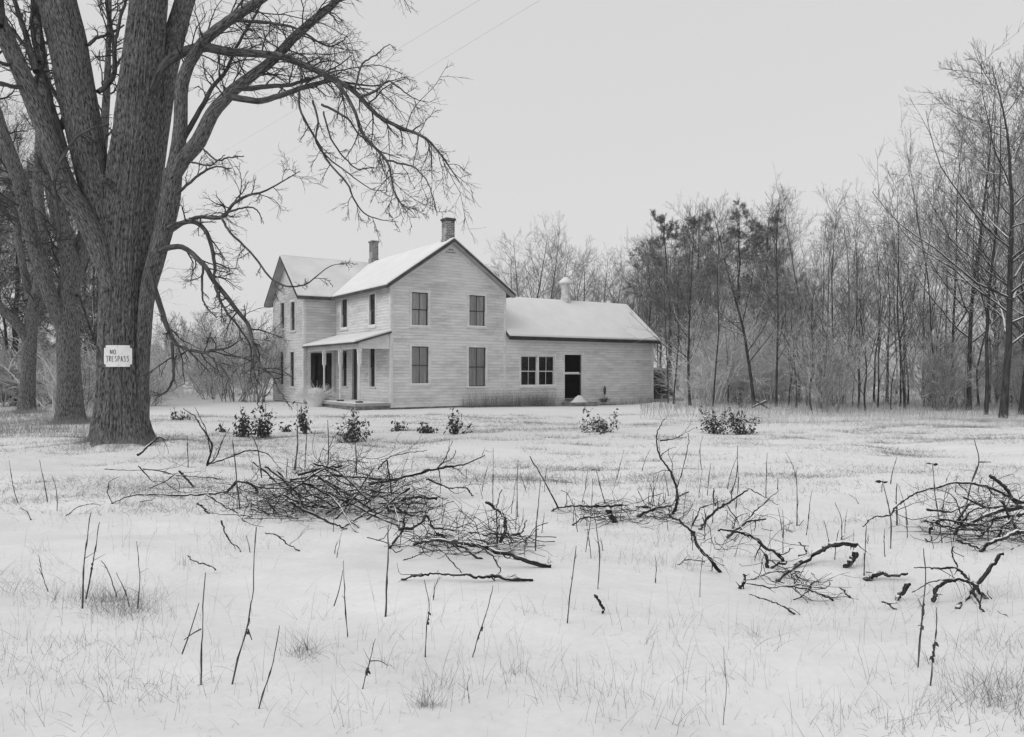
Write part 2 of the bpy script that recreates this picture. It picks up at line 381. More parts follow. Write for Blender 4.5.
# ------------------------------------------------------------------ the farmhouse
HX, HYY, TH = -5.06, 31.7, math.radians(33.7)
house = empty('farmhouse', (HX, HYY, 0), TH)
tag(house, 'abandoned two storey white clapboard farmhouse with snowy roofs, open porch and low kitchen wing', 'house')
cu, su_ = math.cos(TH), math.sin(TH)
def to_w(lx, ly): return HX+lx*cu-ly*su_, HYY+lx*su_+ly*cu
def ux(px, ly=0.0):
    k = (px-CX)/F; ax_, ay_ = HX-ly*su_, HYY+ly*cu
    return (k*ay_-ax_)/(cu-k*su_)
def vy(px, lx=0.0):
    k = (px-CX)/F; ax_, ay_ = HX+lx*cu, HYY+lx*su_
    return (k*ay_-ax_)/(-su_-k*cu)
def zz(py, lx, ly): return H-(py-HY)/F*to_w(lx, ly)[1]
W1, DP, XL, Y1, Y2 = 5.71, 11.25, -1.57, 6.35, 11.25   # main width, depth, west edge of the cross wing, its front and back
EV, PK = 5.18, 7.16
WX, WD, WE, WP = 15.0, 4.7, 3.22, 5.05               # kitchen wing: far end, depth, eave, peak

def clap_wall(name, p0, p1, nrm, top, openings, z0=.035, m='clap'):
    """lapped boards from p0 to p1 (local plan points) under the height top(s); openings are (s0, s1, z0, z1)."""
    p0 = np.array(p0, float); p1 = np.array(p1, float); Lw = np.linalg.norm(p1-p0); dr = (p1-p0)/Lw; nr = np.array(nrm, float)
    brk = list(np.arange(0, 90)*EXPO+z0)
    S = np.linspace(0, Lw, 101); zt = max(top(s) for s in S)
    zs = sorted(set([round(z, 5) for z in brk if z < zt]+[round(z, 5) for op in openings for z in op[2:] if z < zt and z > z0]+[round(zt, 5)]))
    Vv, Qq = [], []
    def span(z):
        ok = S[[top(s) >= z-1e-6 for s in S]]
        if len(ok) == 0: return None
        f = lambda s: top(s)-z
        lo, hi = ok[0], ok[-1]
        if lo > 0:
            a_, b_ = lo-Lw/100, lo
            for _ in range(20):
                c_ = (a_+b_)/2
                if f(c_) >= 0: b_ = c_
                else: a_ = c_
            lo = b_
        if hi < Lw:
            a_, b_ = hi, hi+Lw/100
            for _ in range(20):
                c_ = (a_+b_)/2
                if f(c_) >= 0: a_ = c_
                else: b_ = c_
            hi = a_
        return lo, hi
    for za, zb in zip(zs[:-1], zs[1:]):
        if zb-za < 1e-4: continue
        k = math.floor((za-z0)/EXPO+1e-4); fa = (za-z0)/EXPO-k; fb = (zb-z0)/EXPO-k
        oa, ob = .022*(1-fa), .022*(1-fb)
        A_, B_ = span(za), span(zb-1e-5) or None
        if A_ is None: continue
        if B_ is None: c_ = (A_[0]+A_[1])/2; B_ = (c_, c_)
        cuts = sorted([(op[0], op[1]) for op in openings if op[2] < zb-1e-4 and op[3] > za+1e-4])
        segs = []; s = A_[0]
        for c0, c1 in cuts:
            if c0 > s: segs.append((s, c0))
            s = max(s, c1)
        if s < A_[1]: segs.append((s, A_[1]))
        for q, (s0, s1) in enumerate(segs):
            t0_ = B_[0] if abs(s0-A_[0]) < 1e-6 else s0; t1_ = B_[1] if abs(s1-A_[1]) < 1e-6 else s1
            if t1_ < t0_: continue
            pt = lambda s_, o_, z_: (*(p0+dr*s_+nr*o_), z_)
            n0 = len(Vv)
            Vv += [pt(s0, oa, za), pt(s1, oa, za), pt(t1_, ob, zb), pt(t0_, ob, zb)]; Qq.append((n0, n0+1, n0+2, n0+3))
            if fa < 1e-3:                            # the underside of the lap
                n0 = len(Vv); Vv += [pt(s0, 0, za), pt(s1, 0, za), pt(s1, oa, za), pt(s0, oa, za)]; Qq.append((n0, n0+1, n0+2, n0+3))
    return link(name, mesh_np(name, Vv, Qq, M[m], False), house)

def gable(w, e_, p_): return lambda s: p_-(p_-e_)*abs(s-w/2)/(w/2)
flat = lambda h: (lambda s: h)

# openings from their places in the walls:  (s0, s1, z0, z1)
def on_front(a_, b_, y0, y1): m_ = (ux(a_)+ux(b_))/2; return (ux(a_), ux(b_), zz(y1, m_, 0), zz(y0, m_, 0))
def on_side(a_, b_, y0, y1): m_ = (vy(a_)+vy(b_))/2; return (vy(b_), vy(a_), zz(y1, 0, m_), zz(y0, 0, m_))
def on_west(a_, b_, y0, y1): m_ = (vy(a_, XL)+vy(b_, XL))/2; return (vy(b_, XL), vy(a_, XL), zz(y1, XL, m_), zz(y0, XL, m_))
fw = [on_front(411.5, 428, 292.5, 326.5), on_front(469, 485, 295.5, 327), on_front(411.5, 428.5, 346.5, 384.5), on_front(468.5, 485.5, 347.5, 386.5)]
kw = on_front(520.8, 554.3, 356, 386.5); kd = on_front(564.3, 581.3, 354.8, 400.5)
kd = (kd[0], kd[1], .22, kd[3])
sw = [on_side(341.9, 347.6, 299.5, 329), on_side(369.8, 375.6, 294, 326.5), on_side(342.6, 347.3, 351, 386), on_side(370, 375.4, 348.5, 386.5)]
sd = on_side(352.7, 357.8, 349, 402); sd = (sd[0], sd[1], .24, sd[3])
ww = [on_west(280.9, 284.9, 303, 329), on_west(291, 295.3, 302, 331), on_west(280.2, 284, 352, 385), on_west(290.4, 294.5, 352, 387)]
wd = (XL+.32, -.18, .24, 2.42)                        # dark double doorway at the back of the porch, local x
wd_s = (wd[0]-XL, wd[1]-XL, wd[2], wd[3])

shift = lambda ops, d: [(o_[0]-d, o_[1]-d, o_[2], o_[3]) for o_ in ops]
clap_wall('wall', (0, 0), (W1, 0), (0, -1), gable(W1, EV, PK), fw)
clap_wall('wall', (W1, 0), (WX, 0), (0, -1), flat(WE), shift([kw, kd], W1), z0=-.10)
clap_wall('wall', (0, 0), (0, Y1), (-1, 0), flat(EV), sw+[sd])
clap_wall('wall', (XL, Y1), (0, Y1), (0, -1), flat(EV), [wd_s])
clap_wall('wall', (XL, Y1), (XL, Y2), (-1, 0), gable(Y2-Y1, EV, PK), shift(ww, Y1))
clap_wall('wall', (XL, Y2), (W1, Y2), (0, 1), flat(EV), [])
clap_wall('wall', (W1, WD), (W1, Y1), (1, 0), flat(EV), [])
clap_wall('wall', (W1, Y1), (W1, Y2), (1, 0), gable(Y2-Y1, EV, PK), [])
clap_wall('wall', (W1, 0), (W1, WD), (1, 0), flat(EV), [])
clap_wall('wall', (W1, WD), (WX, WD), (0, 1), flat(WE), [])
clap_wall('wall', (WX, 0), (WX, WD), (1, 0), gable(WD, WE, WP), [])

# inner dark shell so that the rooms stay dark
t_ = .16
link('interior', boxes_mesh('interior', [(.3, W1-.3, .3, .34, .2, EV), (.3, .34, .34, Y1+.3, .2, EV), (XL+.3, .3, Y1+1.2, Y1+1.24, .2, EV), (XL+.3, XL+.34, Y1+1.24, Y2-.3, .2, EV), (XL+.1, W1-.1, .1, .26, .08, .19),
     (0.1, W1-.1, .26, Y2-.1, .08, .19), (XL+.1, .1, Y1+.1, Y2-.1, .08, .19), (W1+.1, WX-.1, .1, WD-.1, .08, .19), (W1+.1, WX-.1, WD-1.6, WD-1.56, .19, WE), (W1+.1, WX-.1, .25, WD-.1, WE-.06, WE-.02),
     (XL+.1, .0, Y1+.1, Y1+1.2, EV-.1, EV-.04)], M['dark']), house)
# foundation
link('foundation', boxes_mesh('foundation', [(.01, W1, .01, .3, -.4, .03), (W1+.002, WX-.01, .012, .3, -.5, -.105), (.01, .25, .302, Y1, -.4, .03), (XL+.01, 0, Y1+.01, Y1+.3, -.4, .03),
     (XL+.01, XL+.3, Y1+.302, Y2-.01, -.4, .03), (WX-.3, WX-.012, .302, WD-.01, -.4, .03)], M['stone']), house)
# corner boards, water table, friezes: one board each
def board(name, b_, m='trim'): o_ = link(name, boxes_mesh(name, [b_], M[m]), house); bevel(o_, .006, 1); return o_
board('corner_board', (-.03, .10, -.032, 0.0, .0, EV)); board('corner_board', (-.034, -.002, .0, .10, .0, EV))
board('corner_board', (W1-.10, W1+.03, -.032, 0.0, .0, EV+.02)); board('corner_board', (WX-.10, WX+.03, -.032, 0, -.12, WE-.01))
board('corner_board', (WX+.002, WX+.034, 0, .10, .0, WE-.01))
board('corner_board', (XL-.032, XL+.10, Y1-.032, Y1, .0, EV)); board('corner_board', (XL-.036, XL-.002, Y1, Y1+.10, .0, EV)); board('corner_board', (XL-.036, XL-.002, Y2-.1, Y2, .0, EV))
board('water_table', (.10, W1-.10, -.038, -.001, .01, .13)); board('water_table', (W1+.031, WX-.10, -.038, -.001, -.12, -.01))
board('frieze_board', (-.034, -.002, .10, Y1, EV-.16, EV-.02)); board('frieze_board', (XL+.1, -.03, Y1-.034, Y1-.002, EV-.18, EV-.02)); board('frieze_board', (W1+.031, WX-.1, -.034, -.002, WE-.14, WE-.01))
board('belt_board', (.10, W1-.10, -.030, -.001, zz(338.5, 2.8, 0)-.05, zz(338.5, 2.8, 0)+.07))
def raked(name, x0, z0_, x1, z1_, y0, y1, h, m='trim', along='x'):
    V_ = [(x0, y0, z0_-h), (x1, y0, z1_-h), (x1, y0, z1_), (x0, y0, z0_), (x0, y1, z0_-h), (x1, y1, z1_-h), (x1, y1, z1_), (x0, y1, z0_)]
    if along == 'y': V_ = [(b_, a_, c_) for a_, b_, c_ in V_]
    Q_ = [(0, 1, 2, 3), (7, 6, 5, 4), (0, 4, 5, 1), (3, 2, 6, 7), (0, 3, 7, 4), (1, 5, 6, 2)]
    return link(name, mesh_np(name, V_, Q_, M[m], False), house)
raked('frieze_board', 0, EV-.02, W1/2, PK-.02, -.034, -.004, .2); raked('frieze_board', W1, EV-.02, W1/2, PK-.02, -.034, -.004, .2)
YM = (Y1+Y2)/2
raked('frieze_board', Y1, EV-.02, YM, PK-.02, XL-.034, XL-.004, .2, along='y'); raked('frieze_board', Y2, EV-.02, YM, PK-.02, XL-.034, XL-.004, .2, along='y')

# roofs, each with its own blanket of snow
s1 = (PK-EV)/(W1/2); s2 = (PK-EV)/((Y2-Y1)/2); oh, rk = .34, .36; ze = EV-oh*s1; yo = oh*s1/s2; TT = .13
def roof(name, poly, snow='roof_snow', st=.085, inset=.03):
    poly = np.array(poly, float); up = np.array([0, 0, TT])
    o_ = link(name, prism(name, poly+up, TT, M['roofing']), house)
    c_ = poly.mean(0); q = [p+(c_-p)/np.linalg.norm(c_-p)*inset for p in poly]
    # finely divided blanket with a soft, slightly uneven top
    import bmesh
    bm = bmesh.new(); vs = [bm.verts.new(tuple(p+up+np.array([0, 0, .002]))) for p in q]; f_ = bm.faces.new(vs)
    ex = bmesh.ops.extrude_face_region(bm, geom=[f_])
    for v in ex['geom']:
        if isinstance(v, bmesh.types.BMVert): v.co.z += st
    bmesh.ops.recalc_face_normals(bm, faces=bm.faces)
    me = bpy.data.meshes.new('snow_blanket'); bm.to_mesh(me); bm.free(); me.materials.append(M[snow])
    s_ = link('snow_blanket', me, o_); bevel(s_, .035, 3)
    return o_
mid = W1/2
roof('roof', [(-oh, -rk, ze), (mid, -rk, PK), (mid, YM, PK), (-oh, Y1-yo, ze)])
roof('roof', [(mid, -rk, PK), (W1+oh, -rk, ze), (W1+oh, Y1-yo, ze), (mid, YM, PK)])
roof('roof', [(XL-.42, Y1-yo, ze), (-oh, Y1-yo, ze), (mid, YM, PK), (XL-.42, YM, PK)], 'thin_snow', .05)
roof('roof', [(mid, YM, PK), (W1+oh, Y1-yo, ze), (W1+.42, Y1-yo, ze), (W1+.42, YM, PK)])
roof('roof', [(XL-.42, YM, PK), (mid, YM, PK), (W1+.42, YM, PK), (W1+.42, Y2+yo, ze), (XL-.42, Y2+yo, ze)])
sk = (WP-WE)/(WD/2); okk = .28; zk = WE-okk*sk
roof('roof', [(W1+.03, -okk, zk), (WX+.32, -okk, zk), (WX+.32, WD/2, WP), (W1+.03, WD/2, WP)], st=.10)
roof('roof', [(W1+.03, WD/2, WP), (WX+.32, WD/2, WP), (WX+.32, WD+okk, zk), (W1+.03, WD+okk, zk)], st=.10)
# rake soffits (grey boards under the overhang, seen on both gables)
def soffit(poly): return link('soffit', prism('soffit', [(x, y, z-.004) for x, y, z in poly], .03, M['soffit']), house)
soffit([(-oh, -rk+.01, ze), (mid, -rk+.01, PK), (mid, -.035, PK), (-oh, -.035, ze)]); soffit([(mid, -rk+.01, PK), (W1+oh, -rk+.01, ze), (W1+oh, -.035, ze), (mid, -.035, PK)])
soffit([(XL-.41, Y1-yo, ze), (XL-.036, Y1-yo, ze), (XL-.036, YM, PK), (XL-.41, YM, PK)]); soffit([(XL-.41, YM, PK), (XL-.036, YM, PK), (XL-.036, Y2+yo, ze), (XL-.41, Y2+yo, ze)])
board('eave_board', (W1+.035, WX+.31, -okk-.022, -okk-.002, zk-.02, zk+.11), 'dark_door')

# windows -------------------------------------------------------------
def plane_box(face, s0, s1, n0, n1, z0_, z1_):
    """a box on a wall: s along it, n outwards."""
    if face == 'front': return (s0, s1, -n1, -n0, z0_, z1_)
    if face == 'side': return (-n1, -n0, s0, s1, z0_, z1_)
    if face == 'west': return (XL-n1, XL-n0, s0, s1, z0_, z1_)
    if face == 'porch': return (s0, s1, Y1-n1, Y1-n0, z0_, z1_)
def window(face, op, sash='dark_sash', leaves=1, muntin=True, shade='curtain', label=None, cas=.10, snow=.075, shade_gap=0.0, rail=.035):
    s0, s1, z0_, z1_ = op; pb = lambda *a_: plane_box(face, *a_)
    w = empty('window'); w.parent = house
    if label: w['label'] = label
    # casing: two sides and head, proud of the laps
    link('frame', boxes_mesh('frame', [pb(s0-cas, s0, -.10, .036, z0_-.02, z1_), pb(s1, s1+cas, -.10, .036, z0_-.02, z1_), pb(s0-cas-.02, s1+cas+.02, -.10, .042, z1_, z1_+cas+.02)]
         + ([pb((s0+s1)/2-.045, (s0+s1)/2+.045, -.10, .034, z0_, z1_)] if leaves == 2 else []), M['trim']), w)
    link('sill', boxes_mesh('sill', [pb(s0-cas-.03, s1+cas+.03, -.10, .075, z0_-.075, z0_-.021)], M['trim']), w)
    if snow:
        o_ = link('sill_snow', boxes_mesh('sill_snow', [pb(s0-cas*.6, s1+cas*.5, -.02, .07, z0_-.0205, z0_-.02+snow)], M['roof_snow']), w); bevel(o_, .02, 2)
    zm = (z0_+z1_)/2; halves = [(s0, s1)] if leaves == 1 else [(s0, (s0+s1)/2-.045), ((s0+s1)/2+.045, s1)]
    for a_, b_ in halves:
        for (u0, u1, nn) in ((zm-.02, z1_, -.03), (z0_, zm+.02, -.06)):
            r_ = rail; bx = [pb(a_, a_+r_, nn-.028, nn, u0, u1), pb(b_-r_, b_, nn-.028, nn, u0, u1), pb(a_+r_, b_-r_, nn-.028, nn, u0, u0+r_), pb(a_+r_, b_-r_, nn-.028, nn, u1-r_, u1)]
            if muntin: bx.append(pb((a_+b_)/2-.011, (a_+b_)/2+.011, nn-.026, nn-.002, u0+r_, u1-r_))
            link('sash', boxes_mesh('sash', bx, M[sash]), w)
            link('pane', boxes_mesh('pane', [pb(a_+r_*.5, b_-r_*.5, nn-.016, nn-.012, u0+r_*.5, u1-r_*.5)], M['glass']), w)
        if shade:
            link('curtain', boxes_mesh('curtain', [pb(a_, b_, -.115, -.11, z0_+shade_gap, z1_)], M[shade]), w)
    return w
window('front', fw[0], shade='curtain', label='upper window of the gable with pale curtain'); window('front', fw[1], shade='curtain')
window('front', fw[2], shade='curtain_dark'); window('front', fw[3], shade='curtain_dark', snow=.03)
window('front', kw, sash='white_sash', leaves=2, shade=None, label='paired kitchen window with snow on its sill', snow=.11, rail=.045)
for op in sw[:2]: window('side', op, shade='curtain_dark', snow=.10)
for op in sw[2:]: window('side', op, shade=None, snow=.0, muntin=False)
for op in ww: window('west', op, shade='curtain', snow=.05, muntin=False)

# doors
def doorway(face, op, leaf, label, kids=()):
    s0, s1, z0_, z1_ = op; pb = lambda *a_: plane_box(face, *a_)
    d_ = empty('door'); d_.parent = house; d_['label'] = label
    link('frame', boxes_mesh('frame', [pb(s0-.11, s0, -.12, .038, z0_-.07, z1_), pb(s1, s1+.11, -.12, .038, z0_-.07, z1_), pb(s0-.13, s1+.13, -.12, .044, z1_, z1_+.12)], M['trim']), d_)
    link('threshold', boxes_mesh('threshold', [pb(s0, s1, -.12, .10, z0_-.09, z0_-.01)], M['stone']), d_)
    return d_, pb
d_, pb = doorway('front', kd, None, 'open kitchen doorway, black inside, with a snowy rail across')
zr = zz(373.5, 8.5, 0)
link('crossrail', boxes_mesh('crossrail', [pb(kd[0], kd[1], -.07, -.03, zr-.04, zr+.0)], M['trim']), d_)
o_ = link('rail_snow', boxes_mesh('rail_snow', [pb(kd[0]+.02, kd[1]-.10, -.08, -.01, zr+.001, zr+.07)], M['roof_snow']), d_); bevel(o_, .03, 3)
link('screen_stile', boxes_mesh('screen_stile', [pb(kd[1]-.05, kd[1]-.01, -.07, -.03, kd[2], kd[3])], M['dark_door']), d_)
d_, pb = doorway('side', sd, None, 'closed dark front door under the porch')
link('door_leaf', boxes_mesh('door_leaf', [pb(sd[0], sd[1], -.09, -.05, sd[2], sd[3]), pb(sd[0]+.12, sd[1]-.12, -.05, -.042, sd[2]+.2, sd[2]+.9), pb(sd[0]+.12, sd[1]-.12, -.05, -.042, sd[2]+1.05, sd[3]-.2)], M['dark_door']), d_)
link('knob', boxes_mesh('knob', [pb(sd[1]-.09, sd[1]-.05, -.05, -.005, 1.2, 1.24)], M['tin']), d_)
d_, pb = doorway('porch', wd, None, 'wide dark doorway with two glazed leaves at the back of the porch')
wm = (wd[0]+wd[1])/2
for a_, b_ in ((wd[0], wm-.02), (wm+.02, wd[1])):
    lf = link('door_leaf', boxes_mesh('door_leaf', [pb(a_, a_+.08, -.10, -.06, wd[2], wd[3]), pb(b_-.08, b_, -.10, -.06, wd[2], wd[3]), pb(a_+.08, b_-.08, -.10, -.06, wd[3]-.1, wd[3]), pb(a_+.08, b_-.08, -.10, -.06, wd[2], wd[2]+.5)], M['dark_door']), d_)
    lf2 = link('pane', boxes_mesh('pane', [pb(a_+.04, b_-.04, -.082, -.078, wd[2]+.45, wd[3]-.05)], M['glass']), d_)

# chimneys -------------------------------------------------------------
def chimney(cx_, cy_, w_, d2, z0_, z1_, cap, cap_m, label):
    c_ = link('chimney', boxes_mesh('chimney', [(-w_/2, w_/2, -d2/2, d2/2, z0_, z1_)], M['brick']), house, (cx_, cy_, 0)); c_['label'] = label
    k = .03
    o_ = link('cap', boxes_mesh('cap', [(-w_/2-k*.5, w_/2+k*.5, -d2/2-k*.5, d2/2+k*.5, z1_, z1_+cap*.4), (-w_/2-1.6*k, w_/2+1.6*k, -d2/2-1.6*k, d2/2+1.6*k, z1_+cap*.4, z1_+cap), ], M[cap_m]), c_); bevel(o_, .01, 1)
    link('flashing', boxes_mesh('flashing', [(-w_/2-.03, w_/2+.03, -d2/2-.03, d2/2+.03, z0_, z0_+.62)], M['brick']), c_)
    s_ = link('snow_cap', boxes_mesh('snow_cap', [(-w_/2-k, w_/2+k, -d2/2-k, d2/2+k, z1_+cap+.002, z1_+cap+.03)], M['roof_snow']), c_); bevel(s_, .01, 2)
chimney(mid, vy(448.2, mid), .42, .42, PK-.45, 8.10, .14, 'roofing', 'tall brick chimney with dark cap near the front gable')
chimney(mid, vy(373.8, mid), .36, .36, PK-.3, 8.30, .12, 'brick', 'squat brick chimney where the two ridges meet')
# ventilator on the kitchen ridge: lathe
def lathe(name, prof, m, seg=20):
    th = np.arange(seg)*2*np.pi/seg; V_ = np.array([[(r*math.cos(t), r*math.sin(t), z) for t in th] for r, z in prof]).reshape(-1, 3); Q_ = []
    for i in range(len(prof)-1):
        for j in range(seg): Q_.append((i*seg+j, i*seg+(j+1) % seg, (i+1)*seg+(j+1) % seg, (i+1)*seg+j))
    return mesh_np(name, V_, Q_, M[m], True)
vx = ux(565.5, WD/2)
ve = link('ventilator', lathe('ventilator', [(.001, -.4), (.29, -.4), (.28, .05), (.27, .30), (.23, .38), (.21, .98), (.235, 1.04), (.22, 1.06)], 'tin'), house, (vx, WD/2, WP)); ve['label'] = 'pale tin ventilator with a snowy domed cap'
link('cowl', lathe('cowl', [(.20, 1.05), (.33, 1.07), (.35, 1.12), (.33, 1.2), (.22, 1.28), (.14, 1.36), (.10, 1.40), (.001, 1.42)], 'roof_snow', 9), ve)

# porch ----------------------------------------------------------------
PX = -1.33
po = link('porch_roof', prism('porch_roof', [(-.01, -.12, zz(331, 0, 0)-.02), (-1.66, -.12, 2.70), (-1.66, Y1-.04, 2.70), (-.01, Y1-.04, zz(331, 0, 0)-.02)], .07, M['roofing']), house)
zpt = zz(331, 0, 0)-.02
so = link('snow_blanket', prism('snow_blanket', [(-.005, -.10, zpt+.095), (-1.64, -.10, 2.795), (-1.64, Y1-.045, 2.795), (-.005, Y1-.045, zpt+.095)], .093, M['roof_snow']), po); bevel(so, .03, 3)
link('porch_gable', mesh_np('porch_gable', [(-.04, .02, 2.64), (PX-.06, .02, 2.64), (PX-.06, .02, 2.72), (-.04, .02, zpt-.10), (-.04, .06, 2.64), (PX-.06, .06, 2.64), (PX-.06, .06, 2.72), (-.04, .06, zpt-.10)],
     [(0, 1, 2, 3), (7, 6, 5, 4), (0, 4, 5, 1), (3, 2, 6, 7)], M['trim'], False), house)
link('porch_beam', boxes_mesh('porch_beam', [(PX-.07, PX+.07, .0, Y1-.04, 2.46, 2.66), (PX+.07, -.04, .0, .10, 2.46, 2.638)], M['trim']), house)
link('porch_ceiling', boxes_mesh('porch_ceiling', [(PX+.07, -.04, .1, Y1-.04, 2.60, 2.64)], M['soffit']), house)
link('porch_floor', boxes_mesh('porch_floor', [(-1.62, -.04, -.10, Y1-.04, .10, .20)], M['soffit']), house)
link('porch_skirt', boxes_mesh('porch_skirt', [(-1.56, -.06, -.05, Y1-.06, -.2, .098)], M['stone']), house)
o_ = link('porch_snow', boxes_mesh('porch_snow', [(-1.60, -.30, -.08, Y1-.3, .201, .245)], M['roof_snow']), house); bevel(o_, .02, 2)
post_me = lathe('post', [(.04, .0), (.04, .5), (.05, .55), (.045, .6), (.04, 1.45), (.06, 1.55), (.05, 1.6)], 'trim', 10)
for yy in (.14, 2.26, 4.25):
    p_ = link('porch_post', post_me, house, (PX, yy, .22))
    link('post_block', boxes_mesh('post_block', [(-.07, .07, -.07, .07, 1.6, 2.24)], M['trim']), p_); link('post_foot', boxes_mesh('post_foot', [(-.12, .12, -.12, .12, -.02, .08)], M['dark_door']), p_)
    link('bracket', boxes_mesh('bracket', [(-.035, .035, -.2, -.07, 2.12, 2.24), (-.035, .035, .07, .2, 2.12, 2.24)], M['trim']), p_)
# downspout at the corner, step under the kitchen door
lw = [(W1-.16, -.06)]
sg = G(582, 404.8)
st = empty('doorstep', (*to_w((kd[0]+kd[1])/2, -.55), -.12), TH); tag(st, 'low stone doorstep heaped with snow below the open black kitchen doorway', 'step')
link('slab', boxes_mesh('slab', [(-.75, .75, -.4, .45, -.1, .17)], M['stone']), st)
def mound(name, rx, ry, h, m, seed, n=28):
    r_ = np.random.default_rng(seed); th = np.linspace(0, 2*np.pi, n, endpoint=False); prof = np.linspace(0, 1, 9); V_ = []
    wob = 1+.12*np.sin(2*th+r_.random()*6)+.07*np.sin(5*th+r_.random()*6)
    for q in prof:
        for t, w_ in zip(th, wob): V_.append((math.cos(t)*rx*q*w_+.001, math.sin(t)*ry*q*w_, h*(math.cos(q*math.pi)*.5+.5)+.03*h*math.sin(7*t*q)-.02))
    Q_ = [(i*n+j, (i+1)*n+j, (i+1)*n+(j+1) % n, i*n+(j+1) % n) for i in range(8) for j in range(n)]
    return mesh_np(name, V_, Q_, M[m], True)
link('snow_heap', mound('snow_heap', .62, .34, .36, 'roof_snow', 3), st, (-.05, .0, .16))

# the dark lean-to behind the kitchen wing
sx0, sx1, sy0 = .05, ux(668, 1.9)-WX, 1.9
sh = empty('shed', (*to_w(WX, sy0), -.08), TH); tag(sh, 'dark weathered board shed peeking out behind the far end of the kitchen wing', 'shed')
link('wall', boxes_mesh('wall', [(sx0, sx1, 0, .06, 0, 1.62), (sx1-.06, sx1, .06, 2.0, 0, 1.62), (sx0, sx0+.06, .06, 2.0, 0, 1.62), (sx0+.06, sx1-.06, 1.94, 2.0, 0, 1.62)], M['rust']), sh)
link('corner_board', boxes_mesh('corner_board', [(sx1-.02, sx1+.05, -.03, -.002, 0, 1.62)], M['trim']), sh)
rf = link('roof', prism('roof', [(sx0-.02, -.2, 1.70), (sx1+.12, -.2, 1.70), (sx1+.12, 2.15, 1.76), (sx0-.02, 2.15, 1.76)], .07, M['roofing']), sh)
link('snow_blanket', prism('snow_blanket', [(sx0, -.18, 1.80), (sx1+.1, -.18, 1.80), (sx1+.1, 2.1, 1.86), (sx0, 2.1, 1.86)], .098, M['roof_snow']), rf)

# ------------------------------------------------------------------ the big maple
def guide(pl, d0, d1, n, z_off=0):
    """pl: (px, py, width in px) down the limb; distance runs from d0 to d1 metres."""
    k = len(pl); ds = np.linspace(d0, d1, k)
    pts = [P(px, py, d) for (px, py, w), d in zip(pl, ds)]; rr = [w/2*d/F for (px, py, w), d in zip(pl, ds)]
    return resample(pts, rr, n)
def lumpy(pts, rad, sides, amp, seed, kk=(7, 13, 29, 41), buttress=0.0):
    """a tube whose surface has real ridges and furrows; pts [N,3]."""
    v, q, b = tube_arrays(pts[None], rad[None], sides)
    N = len(pts); r_ = np.random.default_rng(seed); th = np.arange(sides)*2*np.pi/sides; arc = b[:, 2].reshape(N, sides)[:, 0]
    v = v.reshape(N, sides, 3); off = np.zeros((N, sides))
    for k in kk:
        ph = r_.random()*6.28+np.cumsum(r_.normal(size=N)*.22)+.9*np.sin(arc*(1.3+r_.random())+r_.random()*6)
        off += (1.0 if k < 10 else .8)*np.sin(k*th[None]+ph[:, None])*(.6+.4*np.sin(arc*(3+2*r_.random())+k))[:, None]*(.5 if k < 10 else 1)
    off *= amp
    if buttress:
        f_ = np.exp(-arc/.42)
        off += buttress*f_[:, None]*(.35+.65*np.abs(np.sin(2.5*th+.7))[None])*rad[:, None]/rad[0]
    dirn = v-pts[:, None]; dirn /= np.linalg.norm(dirn, axis=-1, keepdims=True)
    return (v+dirn*off[..., None]).reshape(-1, 3), q, b

mb = G(124, 449); DT = 15.0
mb = np.array([(124-CX)/F*DT, DT, float(hz((124-CX)/F*DT, DT))-.02])
maple = empty('maple_tree', mb); tag(maple, 'massive old maple with furrowed bark and drooping bare limbs, bearing the handmade sign', 'tree')
bz = 372+(H-mb[2]+.15)*F/DT
def add_lump(name, pl, d0, d1, n, sides, amp, seed, kk, mt, parent, org, buttress=0):
    p_, r_ = guide(pl, d0, d1, n); v, q, b = lumpy(p_, r_, sides, amp, seed, kk, buttress)
    o_ = link(name, mesh_np(name, v-org, q, M[mt], True, b), parent); return p_, r_
tp, trd = add_lump('trunk', [(122, bz, 48), (121, 425, 46), (121, 390, 43), (121, 350, 42), (122, 300, 41), (124, 250, 42), (128, 200, 43), (134, 150, 42), (139, 100, 39), (144, 50, 36), (149, 0, 33), (154, -90, 28), (160, -200, 21), (164, -330, 12), (168, -430, 5)],
               15.0, 15.3, 340, 220, .015, 5, (5, 9, 27, 41, 55), 'bark', maple, mb, .30)
stems = [  # limb that share the trunk's foot
 ([(118, 330, 24), (112, 270, 27), (101, 215, 28), (92, 170, 31), (80, 110, 34), (69, 50, 35), (57, 0, 35), (38, -80, 29), (20, -180, 22), (0, -300, 12), (-10, -380, 5)], 14.95, 15.2, 200, 120, .010, (5, 23, 37, 51)),
 ([(112, 290, 16), (98, 245, 21), (84, 215, 20), (66, 185, 19), (47, 135, 17.5), (28, 88, 16.5), (9, 45, 16), (-10, 5, 15), (-50, -70, 13), (-90, -150, 8), (-120, -230, 4)], 14.8, 14.2, 160, 70, .007, (4, 17, 29)),
 ([(136, 360, 20), (139, 290, 22), (148, 200, 23), (158, 125, 22), (166, 75, 20), (175, 35, 19), (185, 0, 18), (205, -70, 15), (225, -150, 11), (245, -240, 5)], 15.2, 16.0, 160, 80, .007, (4, 17, 29)),
 ([(142, 440, 14), (142, 390, 13), (143.5, 345, 13), (147.5, 295, 14.5), (157, 255, 17), (165, 225, 18), (170, 200, 18.5), (173, 170, 18)], 15.0, 14.85, 160, 80, .007, (4, 17, 29)),
]
for k, (pl, d0, d1, n, sd_, amp, kk) in enumerate(stems): add_lump('limb', pl, d0, d1, n, sd_, amp, 20+k, kk, 'bark', maple, mb)
